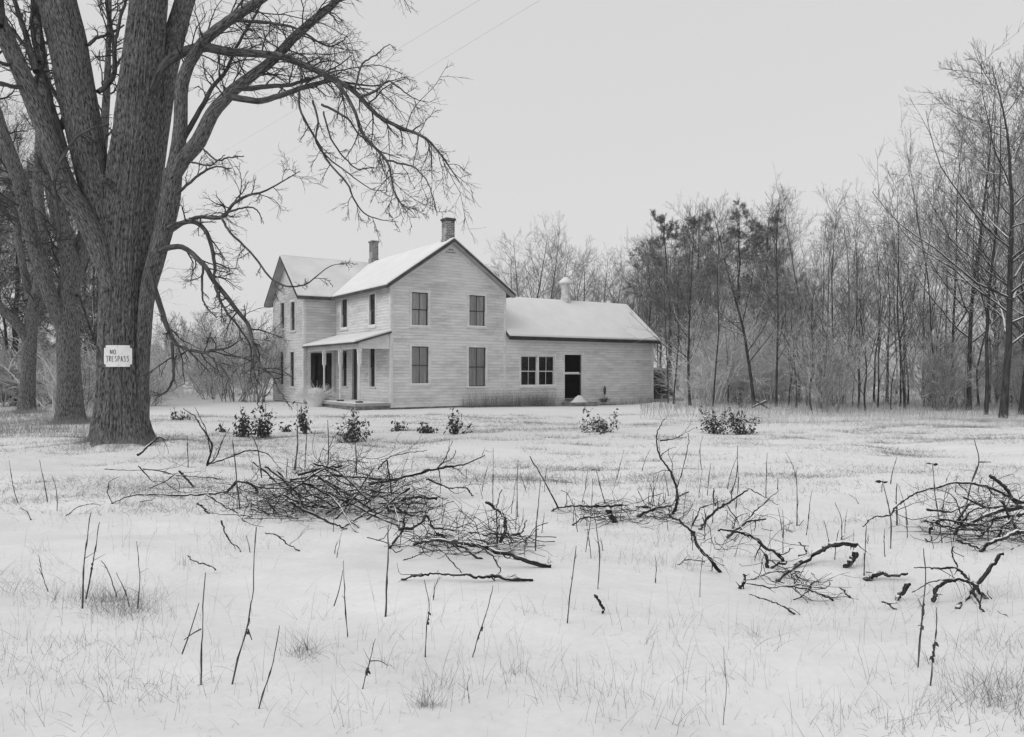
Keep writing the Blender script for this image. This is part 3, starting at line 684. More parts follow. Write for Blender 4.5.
limbs = [
 [(173, 175, 15), (178, 148, 14), (182, 120, 13), (184, 85, 12.5), (191, 62, 11), (207, 40, 10.5), (228, 22, 9.5), (256, 3, 9), (300, -30, 9), (350, -70, 6), (400, -100, 3), 14.8, 14.0],
 [(172, 178, 14), (184, 158, 15), (197, 143, 15), (212, 115, 13), (229, 95, 12), (255, 74, 10), (275, 58, 9.5), (303, 29, 8.5), (334, 2, 7), (365, -30, 5), (400, -60, 3), 14.8, 14.2],
 [(152, 92, 6), (161, 70, 8), (176, 56, 9.5), (203, 48, 9.5), (231, 53, 8.5), (272, 56, 7), (300, 64, 6.5), (325, 76, 6.2), (353, 91, 5), (375, 115, 4.2), (400, 128, 3.4), (425, 138, 2.8), (440, 154, 2), (459, 181, 1), 15.0, 12.6],
 [(338, 83, 4), (353, 109, 3.5), (362, 131, 3), (387, 159, 2.5), (392, 180, 2), (398, 200, 1.5), (412, 212, .8), 13.2, 12.6],
 [(387, 161, 2.2), (412, 167, 1.7), (425, 177, 1.3), (433, 195, .9), (437, 216, .7), 12.9, 12.4],
 [(231, 97, 7), (259, 102, 6), (294, 93, 5), (325, 83, 4), (340, 82, 2.5), (372, 86, 1.5), (395, 80, .8), 14.5, 13.4],
 [(233, 89, 6), (258, 87, 5), (290, 84, 3.6), (310, 79, 2.5), (335, 68, 1.4), (352, 55, .8), 14.5, 14.2],
 [(299, 92, 2.4), (300, 112, 2.2), (316, 141, 2.2), (325, 159, 2), (344, 181, 2), (356, 203, 1.6), (372, 217, 1.2), (398, 222, .6), 13.9, 13.0],
 [(313, 100, 2.4), (319, 120, 2), (318, 142, 1.8), (341, 166, 1.4), (369, 187, 1), (385, 190, .6), 13.8, 13.3],
 [(322, 105, 2.6), (345, 118, 2.2), (357, 132, 1.8), (378, 150, 1.4), (400, 158, .8), 13.8, 13.0],
 [(324, 112, 1.8), (331, 141, 1.8), (350, 165, 1.4), (365, 169, 1), (385, 166, .7), 13.7, 13.2],
 [(360, 98, 3), (375, 92, 2.4), (388, 82, 1.8), (398, 88, 1.6), (412, 98, 1), (428, 102, .6), 13.2, 12.8],
 [(355, 93, 2.2), (362, 66, 1.8), (378, 54, 1.4), (390, 44, .8), 13.2, 13.2],
 [(246, 64, 4.5), (268, 76, 0.1), 14.4, 14.4],
 [(200, 40, 4), (225, 20, 3.4), (260, 22, 3), (296, 28, 2.4), (325, 45, 1.6), (345, 40, .9), 14.4, 13.8],
 [(178, 150, 6), (196, 118, 5), (214, 86, 4), (226, 70, 3.4), (240, 42, 3), (258, 12, 2.2), (270, -12, 1.5), 14.7, 15.6],
 # low drooping limbs on the open side
 [(148, 268, 6), (154, 287, 6), (163, 315, 5.2), (172, 338, 4.6), (182, 347, 4), (202, 352, 3.2), (213, 350, 2.8), (228, 347, 1.8), (243, 338, .9), 14.7, 13.6],
 [(172, 342, 3.2), (172, 362, 3), (173, 380, 2.6), (165, 392, 2), (154, 396, 1.2), 14.4, 14.0],
 [(205, 352, 2.6), (214, 362, 2.2), (222, 370, 1.8), (232, 385, .9), 13.8, 13.4],
 [(160, 252, 6), (172, 248, 5.6), (184, 249, 5.2), (202, 265, 5), (215, 284, 4.8), (233, 306, 4.4), (248, 325, 3.8), (254, 347, 3.2), (261, 368, 2.8), (272, 377, 2.2), (278, 390, 1.2), 14.8, 12.6],
 [(215, 286, 3), (225, 310, 2.4), (240, 330, 2), (252, 350, 1.5), (250, 372, 1), 13.8, 13.4],
 [(168, 228, 5.5), (178, 224, 5), (194, 223, 4.6), (206, 233, 4.2), (213, 250, 3.8), (215, 266, 3.4), (214, 280, 2.2), 14.8, 13.8],
 [(204, 262, 2.6), (202, 288, 2.2), (204, 302, 1.6), (217, 318, 1), 13.9, 13.5],
 [(172, 230, 4.5), (184, 221, 4), (200, 216, 3.8), (222, 216, 3.4), (232, 204, 3), (246, 195, 2.6), (262, 193, 2), (280, 183, 1.4), (300, 171, .8), 14.8, 13.4],
 [(222, 216, 2.4), (230, 210, 2.2), (250, 206, 1.6), (262, 218, 1), 14.0, 13.8],
 [(222, 218, 2.6), (228, 230, 2.4), (242, 244, 2.2), (256, 258, 2.1), (272, 279, 2), (290, 286, 1.8), (309, 283, 1.4), (331, 266, .9), (350, 262, .5), 14.0, 12.0],
 [(196, 142, 2), (215, 160, 1.8), (226, 158, 1.6), (244, 156, 1.0), 14.6, 14.0],
 [(172, 200, 3.4), (186, 185, 2.8), (202, 172, 2.4), (214, 166, 1.8), (232, 168, 1), 14.8, 14.4],
 [(178, 160, 2.4), (192, 163, 2), (210, 166, 1.6), (225, 155, .9), 14.8, 14.4],
 # between the stems and off to the other side
 [(98, 92, 5), (108, 84, 5), (115, 72, 4.6), (114, 45, 4.2), (109, 20, 3.6), (105, -10, 2.8), (100, -50, 1.8), 15.1, 16],
 [(115, 52, 3), (118, 30, 3.2), (125, 2, 2.6), (132, -20, 1.6), 15.3, 16],
 [(86, 45, 3.6), (98, 37, 3), (110, 33, 2.4), (124, 25, 1.6), 15, 16],
 [(36, 72, 7), (30, 50, 6), (22, 25, 5), (12, -5, 4), (0, -40, 2.5), 14.6, 15.4],
 [(40, 62, 5), (32, 30, 4), (31, 0, 3.4), (36, -30, 2), 14.8, 15.6],
 [(40, 110, 6), (36, 82, 5), (44, 62, 4), (42, 35, 3), (38, 5, 2), 14.6, 15.6],
 [(64, 150, 8), (52, 105, 7), (45, 75, 5), (30, 52, 4), (10, 30, 3), (-20, 5, 1.5), 14.8, 15.8],
 [(22, 88, 5), (5, 84, 4), (-15, 80, 3), (-40, 86, 1.5), 14.3, 13.6],
 [(12, 66, 4), (-5, 60, 3.4), (-30, 40, 2), 14.4, 13.6],
 [(62, 128, 5), (64, 110, 4.4), (48, 80, 3.4), (40, 60, 2), 15, 15.8],
 # dead pale snag curling across
 [(60, 238, 4), (56, 205, 4), (54, 185, 3.6), (60, 162, 3.2), (74, 140, 3), (90, 130, 2.8), (109, 124, 2.2), 14.3, 14.2],
]
L1, L2, L3 = [], [], []
limb_pts = []
for k, l in enumerate(limbs):
    if len(l) == 4: continue
    *pl, d0, d1 = l; n = 34
    p_, r_ = guide(pl, d0, d1, n)
    r_ = np.maximum(r_, .0035); wn_ = np.random.default_rng(k+50).normal(size=p_.shape); wn_ = np.cumsum(wn_, 0); wn_ -= np.linspace(0, 1, n)[:, None]*wn_[-1]
    p_ = p_+wn_*.006
    limb_pts.append((p_, r_, pl[0][2]))
    link('limb', tubes('limb', [(p_[None], r_[None], 16 if pl[0][2] > 6 else 9)], M['bark' if pl[0][2] > 9 else 'bark_fine'], mb), maple)
rg = np.random.default_rng(11)
cr_b = []
allp = np.stack([x[0] for x in limb_pts]); allr = np.stack([x[1] for x in limb_pts]); Lm = lens(allp)
def crown_from(pts, rad, k1, L, t0=.3):
    a1 = grow(pts, rad, k1, t0, 1.0, 48, 12, L, .35, 9, .16, -.03, .5, .006, rg, lfall=.35, rmax=.016, trop_k=-.06)
    a2 = grow(*a1, 6, .15, 1, 42, 12, lens(a1[0])*.5, .35, 6, .15, -.02, .6, .0042, rg, rmax=.008)
    a3 = grow(*a2, 4, .15, 1, 38, 12, lens(a2[0])*.55, .35, 4, .12, -.02, .7, .0032, rg, rmax=.005)
    return [(a1[0], a1[1], 5), (a2[0], a2[1], 4), (a3[0], a3[1], 3)]
for p_, r_, w in limb_pts:
    ln = lens(p_[None])[0]
    if w >= 8: cr_b += crown_from(p_[None, 8:-2], r_[None, 8:-2], int(ln*3.6), .85, .15)
    elif w >= 3.9: cr_b += crown_from(p_[None], r_[None], int(ln*4.6), .65, .2)
    else: cr_b += crown_from(p_[None], r_[None], max(3, int(ln*3.2)), .38, .1)
# higher up, out of the frame, the stems carry the rest of the crown
for pl, d0, d1, n, *_ in [([(154, -90, 28), (160, -200, 21), (164, -330, 12), (168, -430, 5)], 15.1, 15.3, 20)]+[(s[0][-5:], s[2], s[2], 20) for s in stems[:3]]:
    p_, r_ = guide(pl, d0, d1, 20)
    b1_ = grow(p_[None], r_[None], 9, .1, 1, 42, 8, 3.4, .3, 14, .10, .12, .4, .02, rg, trop_k=-.03)
    cr_b.append((b1_[0], b1_[1], 8))
    cr_b += crown_from(b1_[0], b1_[1], 8, 1.2, .15)
# sprays on the upper faces of the sky-filling limbs and long weeping twigs over the lawn
for idx, kk_, Lw in ((0, 12, 1.7), (1, 14, 1.5), (2, 12, 1.1), (3, 5, .7), (13, 8, 1.2), (5, 5, .7)):
    p_, r_, w = limb_pts[idx] if idx < len(limb_pts) else limb_pts[-1]
    b1_ = grow(p_[None], r_[None], kk_, .4, .98, 55, 14, Lw, .3, 12, .13, .03, .3, .007, rg, lfall=.2, rmax=.013, trop_k=-.13)
    cr_b.append((b1_[0], b1_[1], 6)); a2 = grow(*b1_, 9, .15, 1, 42, 12, lens(b1_[0])*.42, .35, 7, .14, -.03, .6, .0042, rg)
    a3 = grow(*a2, 4, .15, 1, 38, 12, lens(a2[0])*.5, .35, 4, .12, -.03, .7, .0032, rg)
    cr_b += [(a2[0], a2[1], 4), (a3[0], a3[1], 3)]
link('crown', tubes('crown', cr_b, M['twig'], mb), maple)
# broken stub with snow on it
stub_p, stub_r = guide([(112, 186, 8), (106, 181, 8.5), (102, 178, 8)], 14.75, 14.3, 6)
link('stub', tubes('stub', [(np.vstack([stub_p, stub_p[-1:]+1e-3])[None], np.append(stub_r, 0)[None], 14)], M['bark'], mb), maple)
s_ = link('snow_pad', mound('snow_pad', .07, .06, .035, 'roof_snow', 9), maple, P(103.5, 175.6, 14.36)-mb)
# the handmade sign nailed on the maple --------------------------------
sd0 = DT-.475
sc_ = P(117.3, 356, sd0); pxm = sd0/F
sign = empty('warning_sign', sc_, math.radians(4)); tag(sign, 'small white hand lettered NO TRESPASS card nailed to the big maple trunk', 'sign')
hw, hh, nt = 13.6*pxm, 10.8*pxm, 1.9*pxm
outl = [(-hw+nt, -hh), (hw-nt, -hh), (hw-nt, -hh+nt*1.3), (hw, -hh+nt*1.3), (hw, hh-nt*1.5), (hw-nt*.9, hh-nt*1.5), (hw-nt*1.2, hh), (-hw+nt, hh), (-hw+nt, hh-nt*1.4), (-hw, hh-nt*1.4), (-hw, -hh+nt*1.5), (-hw+nt, -hh+nt*1.2)]
bow = lambda x: .03*(x/hw)**2
n_ = len(outl)
me = bpy.data.meshes.new('card'); import bmesh
bm = bmesh.new(); f_ = bm.faces.new([bm.verts.new((x, 0, z)) for x, z in outl]); bmesh.ops.triangulate(bm, faces=[f_])
for xx in np.linspace(-hw*.8, hw*.8, 7): bmesh.ops.bisect_plane(bm, geom=bm.verts[:]+bm.edges[:]+bm.faces[:], plane_co=(xx, 0, 0), plane_no=(1, 0, 0))
ex = bmesh.ops.extrude_face_region(bm, geom=bm.faces[:])
for v in ex['geom']:
    if isinstance(v, bmesh.types.BMVert): v.co.y += .006
for v in bm.verts: v.co.y += bow(v.co.x)
bmesh.ops.recalc_face_normals(bm, faces=bm.faces); bm.to_mesh(me); bm.free(); me.materials.append(M['paper'])
link('card', me, sign)
GL = {'N': [[(0, 0), (.05, 1), (.75, 0), (.8, 1)]], 'O': [[(.4, 1), (.08, .8), (0, .4), (.2, .05), (.55, 0), (.8, .35), (.75, .8), (.4, 1)]], 'T': [[(-.35, 1.0), (1.0, 1.05)], [(.35, 1.0), (.32, -.15)]],
      'R': [[(0, 0), (.05, 1), (.6, .9), (.6, .6), (.08, .5), (.65, 0)]], 'E': [[(.6, 1), (0, .95), (0, 0), (.62, 0)], [(0, .5), (.5, .52)]], 'S': [[(.65, .9), (.25, 1), (.05, .75), (.5, .5), (.6, .2), (.3, 0), (0, .1)]],
      'P': [[(0, 0), (.05, 1), (.6, .9), (.6, .55), (.06, .45)]], 'A': [[(0, 0), (.35, 1), (.7, 0)], [(.12, .38), (.58, .4)]]}
def word(txt, x0, z0_, h_, w_, gap, name):
    x = x0; bt = []
    for c_ in txt:
        for st_ in GL[c_]:
            pts = np.array([(x+a_*w_, -.003+bow(x+a_*w_), z0_+b_*h_) for a_, b_ in st_]); q_, r_ = resample(pts, [.0045]*len(pts), 4*len(pts)) if len(pts) > 4 else (None, None)
            if q_ is None:
                q_ = np.concatenate([np.linspace(pts[i], pts[i+1], 5) for i in range(len(pts)-1)]); r_ = np.full(len(q_), .0045); q_[:, 2] += np.linspace(0, 1e-5, len(q_))
            q_ = q_[np.concatenate([[True], np.linalg.norm(np.diff(q_, axis=0), axis=1) > 1e-5])]; r_ = r_[:len(q_)]
            bt.append((q_[None], r_[None], 5))
        x += w_+gap
    link(name, tubes(name, bt, M['ink']), sign)
word('NO', -hw*.52, hh*.18, .085, .05, .014, 'lettering')
word('TRESPASS', -hw*.80, -hh*.50, .100, .042, .0125, 'lettering')
link('nail', lathe('nail', [(.001, .002), (.006, .002), (.006, 0)], 'nail', 8), sign, (0, -.004, hh*.85)).rotation_euler = (math.radians(90), 0, 0)
link('nail', lathe('nail', [(.001, .002), (.006, .002), (.006, 0)], 'nail', 8), sign, (0.02, -.004, -hh*.85)).rotation_euler = (math.radians(90), 0, 0)

# ------------------------------------------------------------------ the two old trees behind the maple
def old_tree(base, pls, label, seed, name='old_maple', Lc=1.5, dens=2.2, mt='bark', tm='twig'):
    t = empty(name, base); tag(t, label, 'tree'); r_ = np.random.default_rng(seed); cb = []
    for k, (pl, d0, d1) in enumerate(pls):
        p_, q_ = guide(pl, d0, d1, 60); v, q, b = lumpy(p_, q_, 60 if pl[0][2] > 12 else 20, .008 if pl[0][2] > 12 else .003, seed+k, (5, 13, 23), .15 if k == 0 else 0)
        link('trunk' if k == 0 else 'limb', mesh_np('limb', v-base, q, M[mt], True, b), t)
        a1 = grow(p_[None, 15:], q_[None, 15:], int(lens(p_[None])[0]*dens), .1, 1, 55, 12, Lc, .35, 9, .15, .06, .4, .008, r_, rmax=.03)
        a2 = grow(*a1, 7, .15, 1, 42, 12, lens(a1[0])*.5, .35, 6, .14, .03, .6, .006, r_); a3 = grow(*a2, 4, .15, 1, 38, 12, lens(a2[0])*.5, .35, 4, .12, .02, .7, .005, r_)
        cb += [(a1[0], a1[1], 5), (a2[0], a2[1], 4), (a3[0], a3[1], 3)]
    link('crown', tubes('crown', cb, M[tm], base), t); return t
b2_ = G(70, 423)
d2_ = float(b2_[1])
old_tree(b2_, [([(70, 428, 25), (70, 405, 23), (69, 370, 21), (68, 335, 21), (66, 300, 17), (70, 272, 16), (66, 240, 16), (59, 215, 15), (52, 180, 15), (50, 140, 13), (46, 90, 11), (38, 30, 8), (30, -40, 4)], d2_, d2_),
               ([(66, 335, 14), (58, 315, 14), (50, 295, 14), (38, 258, 13.5), (28, 222, 13), (22, 190, 14), (8, 150, 13), (-4, 115, 12), (-20, 60, 8), (-34, 0, 4)], d2_, d2_-1.5),
               ([(72, 295, 13), (78, 262, 14), (86, 232, 13), (96, 190, 11), (104, 130, 8), (108, 60, 5), (110, 0, 3)], d2_, d2_+1.5)],
         'grey forked tree standing between the big sign maple and the dark pines', 300)
b3_ = G(27, 413); d3_ = float(b3_[1])
old_tree(b3_, [([(26, 417, 14), (28, 380, 13), (30, 340, 12), (33, 310, 12), (40, 280, 11), (42, 240, 10), (38, 190, 10), (40, 130, 7), (42, 70, 4)], d3_, d3_),
               ([(30, 345, 9), (18, 325, 10), (5, 312, 9), (-12, 296, 8), (-30, 270, 5)], d3_, d3_-1),
               ([(30, 300, 8), (22, 260, 7), (16, 220, 6), (14, 170, 4)], d3_, d3_+1)],
         'darker crooked tree among the pines, beside the grey forked one', 320, Lc=1.3, dens=2.6)

# ------------------------------------------------------------------ woodland trees
def bare_tree(seed, Ht, r0, style):
    r_ = np.random.default_rng(seed); N = 16
    st_ = dict(slender=dict(k=26, t0=.2, a=50, L=.36, up=.06, lean=.014), oak=dict(k=32, t0=.2, a=58, L=.44, up=.055, lean=.016), vase=dict(k=20, t0=.10, a=34, L=.60, up=.025, lean=.02), pole=dict(k=20, t0=.45, a=38, L=.28, up=.09, lean=.008))[style]
    d = norm(np.array([r_.normal()*.03, r_.normal()*.03, 1])); p = np.zeros(3); pts = [p]
    for i in range(N-1):
        d = norm(d+r_.normal(size=3)*st_['lean']*3*np.array([1, 1, .2])+np.array([0, 0, .03])); p = p+d*Ht/(N-1); pts.append(p)
    tr = np.array(pts)[None]; rad = (r0*(1-np.linspace(0, 1, N)**1.1*.93))[None]; rad[0, 0] *= 1.25
    a1 = grow(tr, rad, st_['k'], st_['t0'], .98, st_['a'], 9, Ht*st_['L'], .25, 10, .085, st_['up'], .45, .009, r_, taper=.2, lfall=.72)
    a2 = grow(*a1, 8, .12, 1, 40, 10, lens(a1[0])*.46, .3, 6, .09, .03, .5, .006, r_)
    a3 = grow(*a2, 5, .1, 1, 36, 9, lens(a2[0])*.5, .3, 5, .09, .02, .55, .0042, r_)
    a4 = grow(*a3, 3, .05, 1, 28, 9, lens(a3[0])*.6, .3, 3, .06, .02, .75, .0034, r_)
    return (tr, rad), a1, [(a2[0], a2[1], 4), (a3[0], a3[1], 3), (a4[0], a4[1], 3)]
VAR = {}
def variant(key, seed, Ht, r0, style, tm='wood_twig'):
    (tr, rad), a1, rest = bare_tree(seed, Ht, r0, style)
    VAR[key] = (tubes('trunk', [(tr, rad, 10)], M['wood_trunk']), tubes('bough', [(a1[0], a1[1], 6), (rest[0][0], rest[0][1], 4)], M['bough' if tm == 'wood_twig' else tm]), tubes('crown', rest[1:], M[tm]), Ht)
for k in range(3): variant('slender%d' % k, 400+k, 10, .065, 'slender')
for k in range(3): variant('oak%d' % k, 420+k, 10, .10, 'oak')
for k in range(3): variant('vase%d' % k, 440+k, 10, .06, 'vase')
for k in range(2): variant('pole%d' % k, 460+k, 10, .06, 'pole')
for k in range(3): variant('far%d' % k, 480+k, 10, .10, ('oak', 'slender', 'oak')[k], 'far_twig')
for k in range(3): variant('lace%d' % k, 520+k, 5, .05, ('oak', 'vase', 'oak')[k], 'snowy_twig')
def put_tree(key, x, y, Ht, label, group=None, name='bare_tree', wide=1.0, rz=None):
    tm, bo, cm, h0 = VAR[key]; z = float(hz(x, y))-.05
    t = empty(name, (x, y, z), rng.random()*6.28 if rz is None else rz); s = Ht/h0; t.scale = (s*wide, s*wide, s)
    link('trunk', tm, t); link('bough', bo, t); link('crown', cm, t); tag(t, label, 'tree', group); return t
def top_h(ytop, d): return H+(HY-ytop)/F*d

# edge of the wood: (px, distance, top row, variant, width, label)
r7b = np.random.default_rng(707)
edge = [
 (1003, 25.0, 58, 'oak1', 1.0, 'tallest dark oak at the near edge of the wood, thick forked trunk'),
 (986, 26.5, 92, 'slender0', .9, 'slim dark tree close beside the tallest oak trunk'),
 (969, 30, 88, 'oak2', .7, 'upright tree just behind the tallest oak, spreading twiggy top'),
 (936, 30, 150, 'vase0', .6, 'many-stemmed tree spreading wide beside the tall oaks'),
 (951, 31, 122, 'slender1', .8, 'thin straight tree between the tall oaks and the many-stemmed one'),
 (1022, 27, 75, 'oak2', .9, 'dark tree cut by the edge of the picture beside the tallest oak'),
 (1045, 26, 60, 'oak1', .9, 'tree whose boughs reach in from beyond the picture edge'),
 (905, 31, 182, 'slender2', .8, 'lean tree on the slope where the wood rises to the oaks'),
 (878, 32, 205, 'vase1', .7, 'open vase-shaped tree in the middle of the wood edge'),
 (858, 31, 215, 'vase2', .7, 'low forking tree with three thin stems at the wood edge'),
 (833, 33, 200, 'slender0', .9, 'thin straight tree above the pale grasses at mid wood'),
 (807, 34, 205, 'vase0', .75, 'fan-topped grey tree beside the dark pines'),
 (776, 33, 194, 'slender1', .9, 'slender tree with fine ascending twigs in front of the dark pines'),
 (713, 33.5, 226, 'slender2', .8, 'small tree with a paired stem above the snowy thicket'),
 (754, 34.5, 192, 'oak2', .8, 'rounded bare crown rising over the dark pine'),
 (668, 37, 258, 'pole0', .8, 'thin pole of a tree just past the kitchen wing'),
 (690, 36, 212, 'oak0', .75, 'bare feathery top standing above the first pine'),
]
for px, d, yt, key, wd_, lab in edge:
    put_tree(key, (px-CX)/F*d, d, top_h(yt, d), lab, 'bare trees along the wood edge', wide=wd_)
for k in range(22):
    px = 785+245*((k+.5*r7b.random())/22); d = 29+9*r7b.random()
    put_tree(['vase0', 'pole0', 'vase2', 'slender1', 'vase1'][k % 5], (px-CX)/F*d, d, top_h(r7b.uniform(245, 335), d), 'young dark many-branched sapling in the front rank of the wood', 'saplings in the front rank of the wood', 'young_tree', 1.25)
for k in range(10):
    px = 688+12*k+6*r7b.random(); d = 36+6*r7b.random()
    put_tree('lace%d' % (k % 3), (px-CX)/F*d, d, top_h(r7b.uniform(305, 345), d), 'small snow covered tree with lacy white twigs past the kitchen wing', 'small snow covered trees past the kitchen wing', 'young_tree', 1.2)
# the interior of the wood
outline_x = [500, 530, 560, 600, 640, 700, 755, 800, 850, 890, 920, 960, 1000, 1100, 1300]; outline_y = [262, 234, 240, 262, 232, 216, 200, 216, 212, 200, 168, 115, 80, 70, 60]
r7 = np.random.default_rng(77)
for k in range(44):
    px = 630+640*r7.random()**1.1; d = 36+28*r7.random()
    yt = np.interp(px, outline_x, outline_y)+abs(r7.normal())*28+6
    if px > 1024: d = 27+20*r7.random()
    put_tree(['slender0', 'slender1', 'slender2', 'pole0', 'pole1', 'oak1', 'vase1', 'oak0'][r7.integers(8)], (px-CX)/F*d, d, top_h(yt, d), 'bare grey tree deep in the wood beyond the kitchen wing', 'bare trees crowding the inside of the wood', wide=.85)
for k in range(18):
    px = 640+150*r7.random(); d = 44+18*r7.random(); yt = np.interp(px, outline_x, outline_y)+abs(r7.normal())*14+4
    put_tree(['slender0', 'slender2', 'oak1', 'vase1', 'oak0'][k % 5], (px-CX)/F*d, d, top_h(yt, d), 'bare grey tree mingled with the dark pines', 'bare trees mingled with the pines', wide=.8)
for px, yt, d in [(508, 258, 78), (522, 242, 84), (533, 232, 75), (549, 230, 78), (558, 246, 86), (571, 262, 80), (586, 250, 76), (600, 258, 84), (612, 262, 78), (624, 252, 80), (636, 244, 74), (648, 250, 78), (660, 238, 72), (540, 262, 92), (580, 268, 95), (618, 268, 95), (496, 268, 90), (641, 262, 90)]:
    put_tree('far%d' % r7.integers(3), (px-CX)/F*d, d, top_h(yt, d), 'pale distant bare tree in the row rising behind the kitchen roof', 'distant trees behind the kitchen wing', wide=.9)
# the darker wood behind the maples
for k in range(26):
    px = -120+275*r7.random(); d = 33+24*r7.random(); yt = np.interp(px, [-120, 0, 60, 110, 160, 200], [70, 100, 130, 180, 240, 290])+abs(r7.normal())*35
    put_tree(['slender0', 'slender1', 'slender2', 'pole1', 'oak1', 'oak2', 'vase2'][r7.integers(7)], (px-CX)/F*d, d, top_h(yt, d), 'bare grey tree in the dense wood behind the big maple', 'bare trees crowding behind the big maple', wide=.9)
# far backdrop of wood that reads as one mass
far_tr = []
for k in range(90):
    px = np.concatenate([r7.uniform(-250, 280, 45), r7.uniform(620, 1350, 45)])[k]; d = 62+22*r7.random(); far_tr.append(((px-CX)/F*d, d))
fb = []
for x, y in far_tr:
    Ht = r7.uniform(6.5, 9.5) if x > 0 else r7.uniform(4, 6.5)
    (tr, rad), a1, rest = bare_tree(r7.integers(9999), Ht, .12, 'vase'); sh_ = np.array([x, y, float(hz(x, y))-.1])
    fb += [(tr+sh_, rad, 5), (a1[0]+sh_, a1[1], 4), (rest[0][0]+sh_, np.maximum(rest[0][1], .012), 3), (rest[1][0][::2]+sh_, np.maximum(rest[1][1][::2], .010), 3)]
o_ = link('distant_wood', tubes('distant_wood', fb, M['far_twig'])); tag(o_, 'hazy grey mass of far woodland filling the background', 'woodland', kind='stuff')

# ------------------------------------------------------------------ pines
def pine(seed, Ht):
    r_ = np.random.default_rng(seed); N = 12; tr = np.zeros((1, N, 3)); tr[0, :, 2] = np.linspace(0, Ht, N); tr[0, :, :2] += np.cumsum(r_.normal(size=(N, 2)), 0)*.05
    rad = (.13*(1-np.linspace(0, 1, N)*.9))[None]
    a1 = grow(tr, rad, 40, .25, .97, 72, 10, Ht*.27, .3, 9, .09, .02, .35, .014, r_, lfall=.62)
    a2 = grow(*a1, 8, .2, 1, 45, 12, lens(a1[0])*.34, .3, 5, .12, .05, .5, .008, r_)
    a3 = grow(*a2, 4, .1, 1, 40, 12, .28, .3, 3, .12, .08, .6, .005, r_)
    keep = r_.random(len(a3[0])) < .85
    T = norm(a3[0][:, -1]-a3[0][:, 0])[keep]; E0 = a3[0][keep]
    # needles: thin triangles in tufts along the shoots
    nn = 24; Mn = len(E0); t = r_.random((Mn, nn)); p = E0[:, 0][:, None]*(1-t[..., None])+E0[:, -1][:, None]*t[..., None]
    dd = norm(T[:, None]*.8+r_.normal(size=(Mn, nn, 3))*.65); ln = .13+.07*r_.random((Mn, nn, 1)); sd_ = norm(np.cross(dd, r_.normal(size=dd.shape)))*.009
    V_ = np.stack([p-sd_, p+sd_, p+dd*ln], 2).reshape(-1, 3); Q_ = np.arange(len(V_)).reshape(-1, 3)
    return tubes('trunk', [(tr, rad, 9)], M['wood_trunk']), tubes('bough', [(a1[0], a1[1], 4), (a2[0], a2[1], 3)], M['wood_twig']), mesh_np('foliage', V_, Q_, M['needles'], False, tri=True), Ht
PV = [pine(600+k, 10) for k in range(3)]
def put_pine(k, px, d, yt, label, group=None, wide=1.0):
    tm, bm_, fm, h0 = PV[k]; x = (px-CX)/F*d; z = float(hz(x, d))-.05; s = top_h(yt, d)/h0
    t = empty('pine_tree', (x, d, z), rng.random()*6.28); t.scale = (s*wide, s*wide, s)
    link('trunk', tm, t); link('crown', bm_, t); link('foliage', fm, t); tag(t, label, 'pine', group); return t
gP = 'dark pines in the wood past the kitchen wing'
put_pine(0, 672, 46, 216, 'dark pine nearest to the kitchen wing, ragged top', gP)
put_pine(1, 700, 50, 212, 'second dark pine from the kitchen wing', gP)
put_pine(2, 742, 47, 212, 'broad dark pine under the rounded bare crown', gP, 1.05)
put_pine(0, 769, 50, 218, 'dark pine behind the fan-topped grey tree', gP)
0 and put_pine(1, 652, 52, 240, 'short dark pine directly over the far end of the snowy kitchen roof', gP)
0 and put_pine(2, 722, 54, 235, 'half hidden pine between the second and the broad pine', gP)
gL = 'dark pines behind the big maple'
put_pine(1, 12, 34, 165, 'tall dark pine at the edge of the picture behind the crooked tree', gL, 1.1)
put_pine(2, 62, 40, 215, 'dark pine seen through the fork of the grey tree', gL, 1.1)
put_pine(0, -30, 32, 130, 'dark pine just beyond the picture edge, boughs reaching in', gL)
put_pine(0, 92, 40, 210, 'low dark pine half hidden behind the sign maple trunk', gL)

# ------------------------------------------------------------------ shrubs and thickets
def shrub(seed, Ht, nst, spread, tm, r0=.018, k2=9, droop=.0, k3=3, rm=.006):
    r_ = np.random.default_rng(seed); N = 8; az = r_.random(nst)*6.28; lean = np.abs(r_.normal(size=nst))*spread
    d = norm(np.stack([np.cos(az)*lean, np.sin(az)*lean, np.ones(nst)], -1)); p = np.stack([np.cos(az), np.sin(az), np.zeros(nst)], -1)*.45*r_.random((nst, 1)); pts = [p]; L = Ht*(.6+.5*r_.random(nst))
    for i in range(N-1):
        d = norm(d+r_.normal(size=d.shape)*.1+np.array([0, 0, .02-droop])); p = p+d*(L/(N-1))[:, None]; pts.append(p)
    a0_ = np.stack(pts, 1); rad = np.tile(r0*(1-np.linspace(0, 1, N)*.75), (nst, 1))
    a1 = grow(a0_, rad, k2, .15, 1, 45, 12, L*.38, .3, 6, .13, .03-droop, .5, rm, r_); a2 = grow(*a1, 6, .1, 1, 42, 12, lens(a1[0])*.5, .3, 4, .13, .02-droop, .7, rm*.8, r_)
    a3 = grow(*a2, k3, .1, 1, 42, 12, lens(a2[0])*.5, .3, 3, .13, 0, .8, .0045, r_)
    return tubes('stems', [(a0_, rad, 5)], M[tm]), tubes('twigs', [(a1[0], a1[1], 4), (a2[0], a2[1], 3), (a3[0], a3[1], 3)], M[tm]), Ht
M['brush_twig'] = mat('brush_twig', .11, .2, (2, 2, 2), rough=.95, coord='Position', snow=(-.1, .45, .95, 2.5))
SV = {'grey%d' % k: shrub(700+k, 3, 16, .35, 'brush_twig') for k in range(3)}
SV.update({'snowy%d' % k: shrub(720+k, 3, 10, .55, 'snowy_twig', .020, 8, .03, 2, .0095) for k in range(3)})
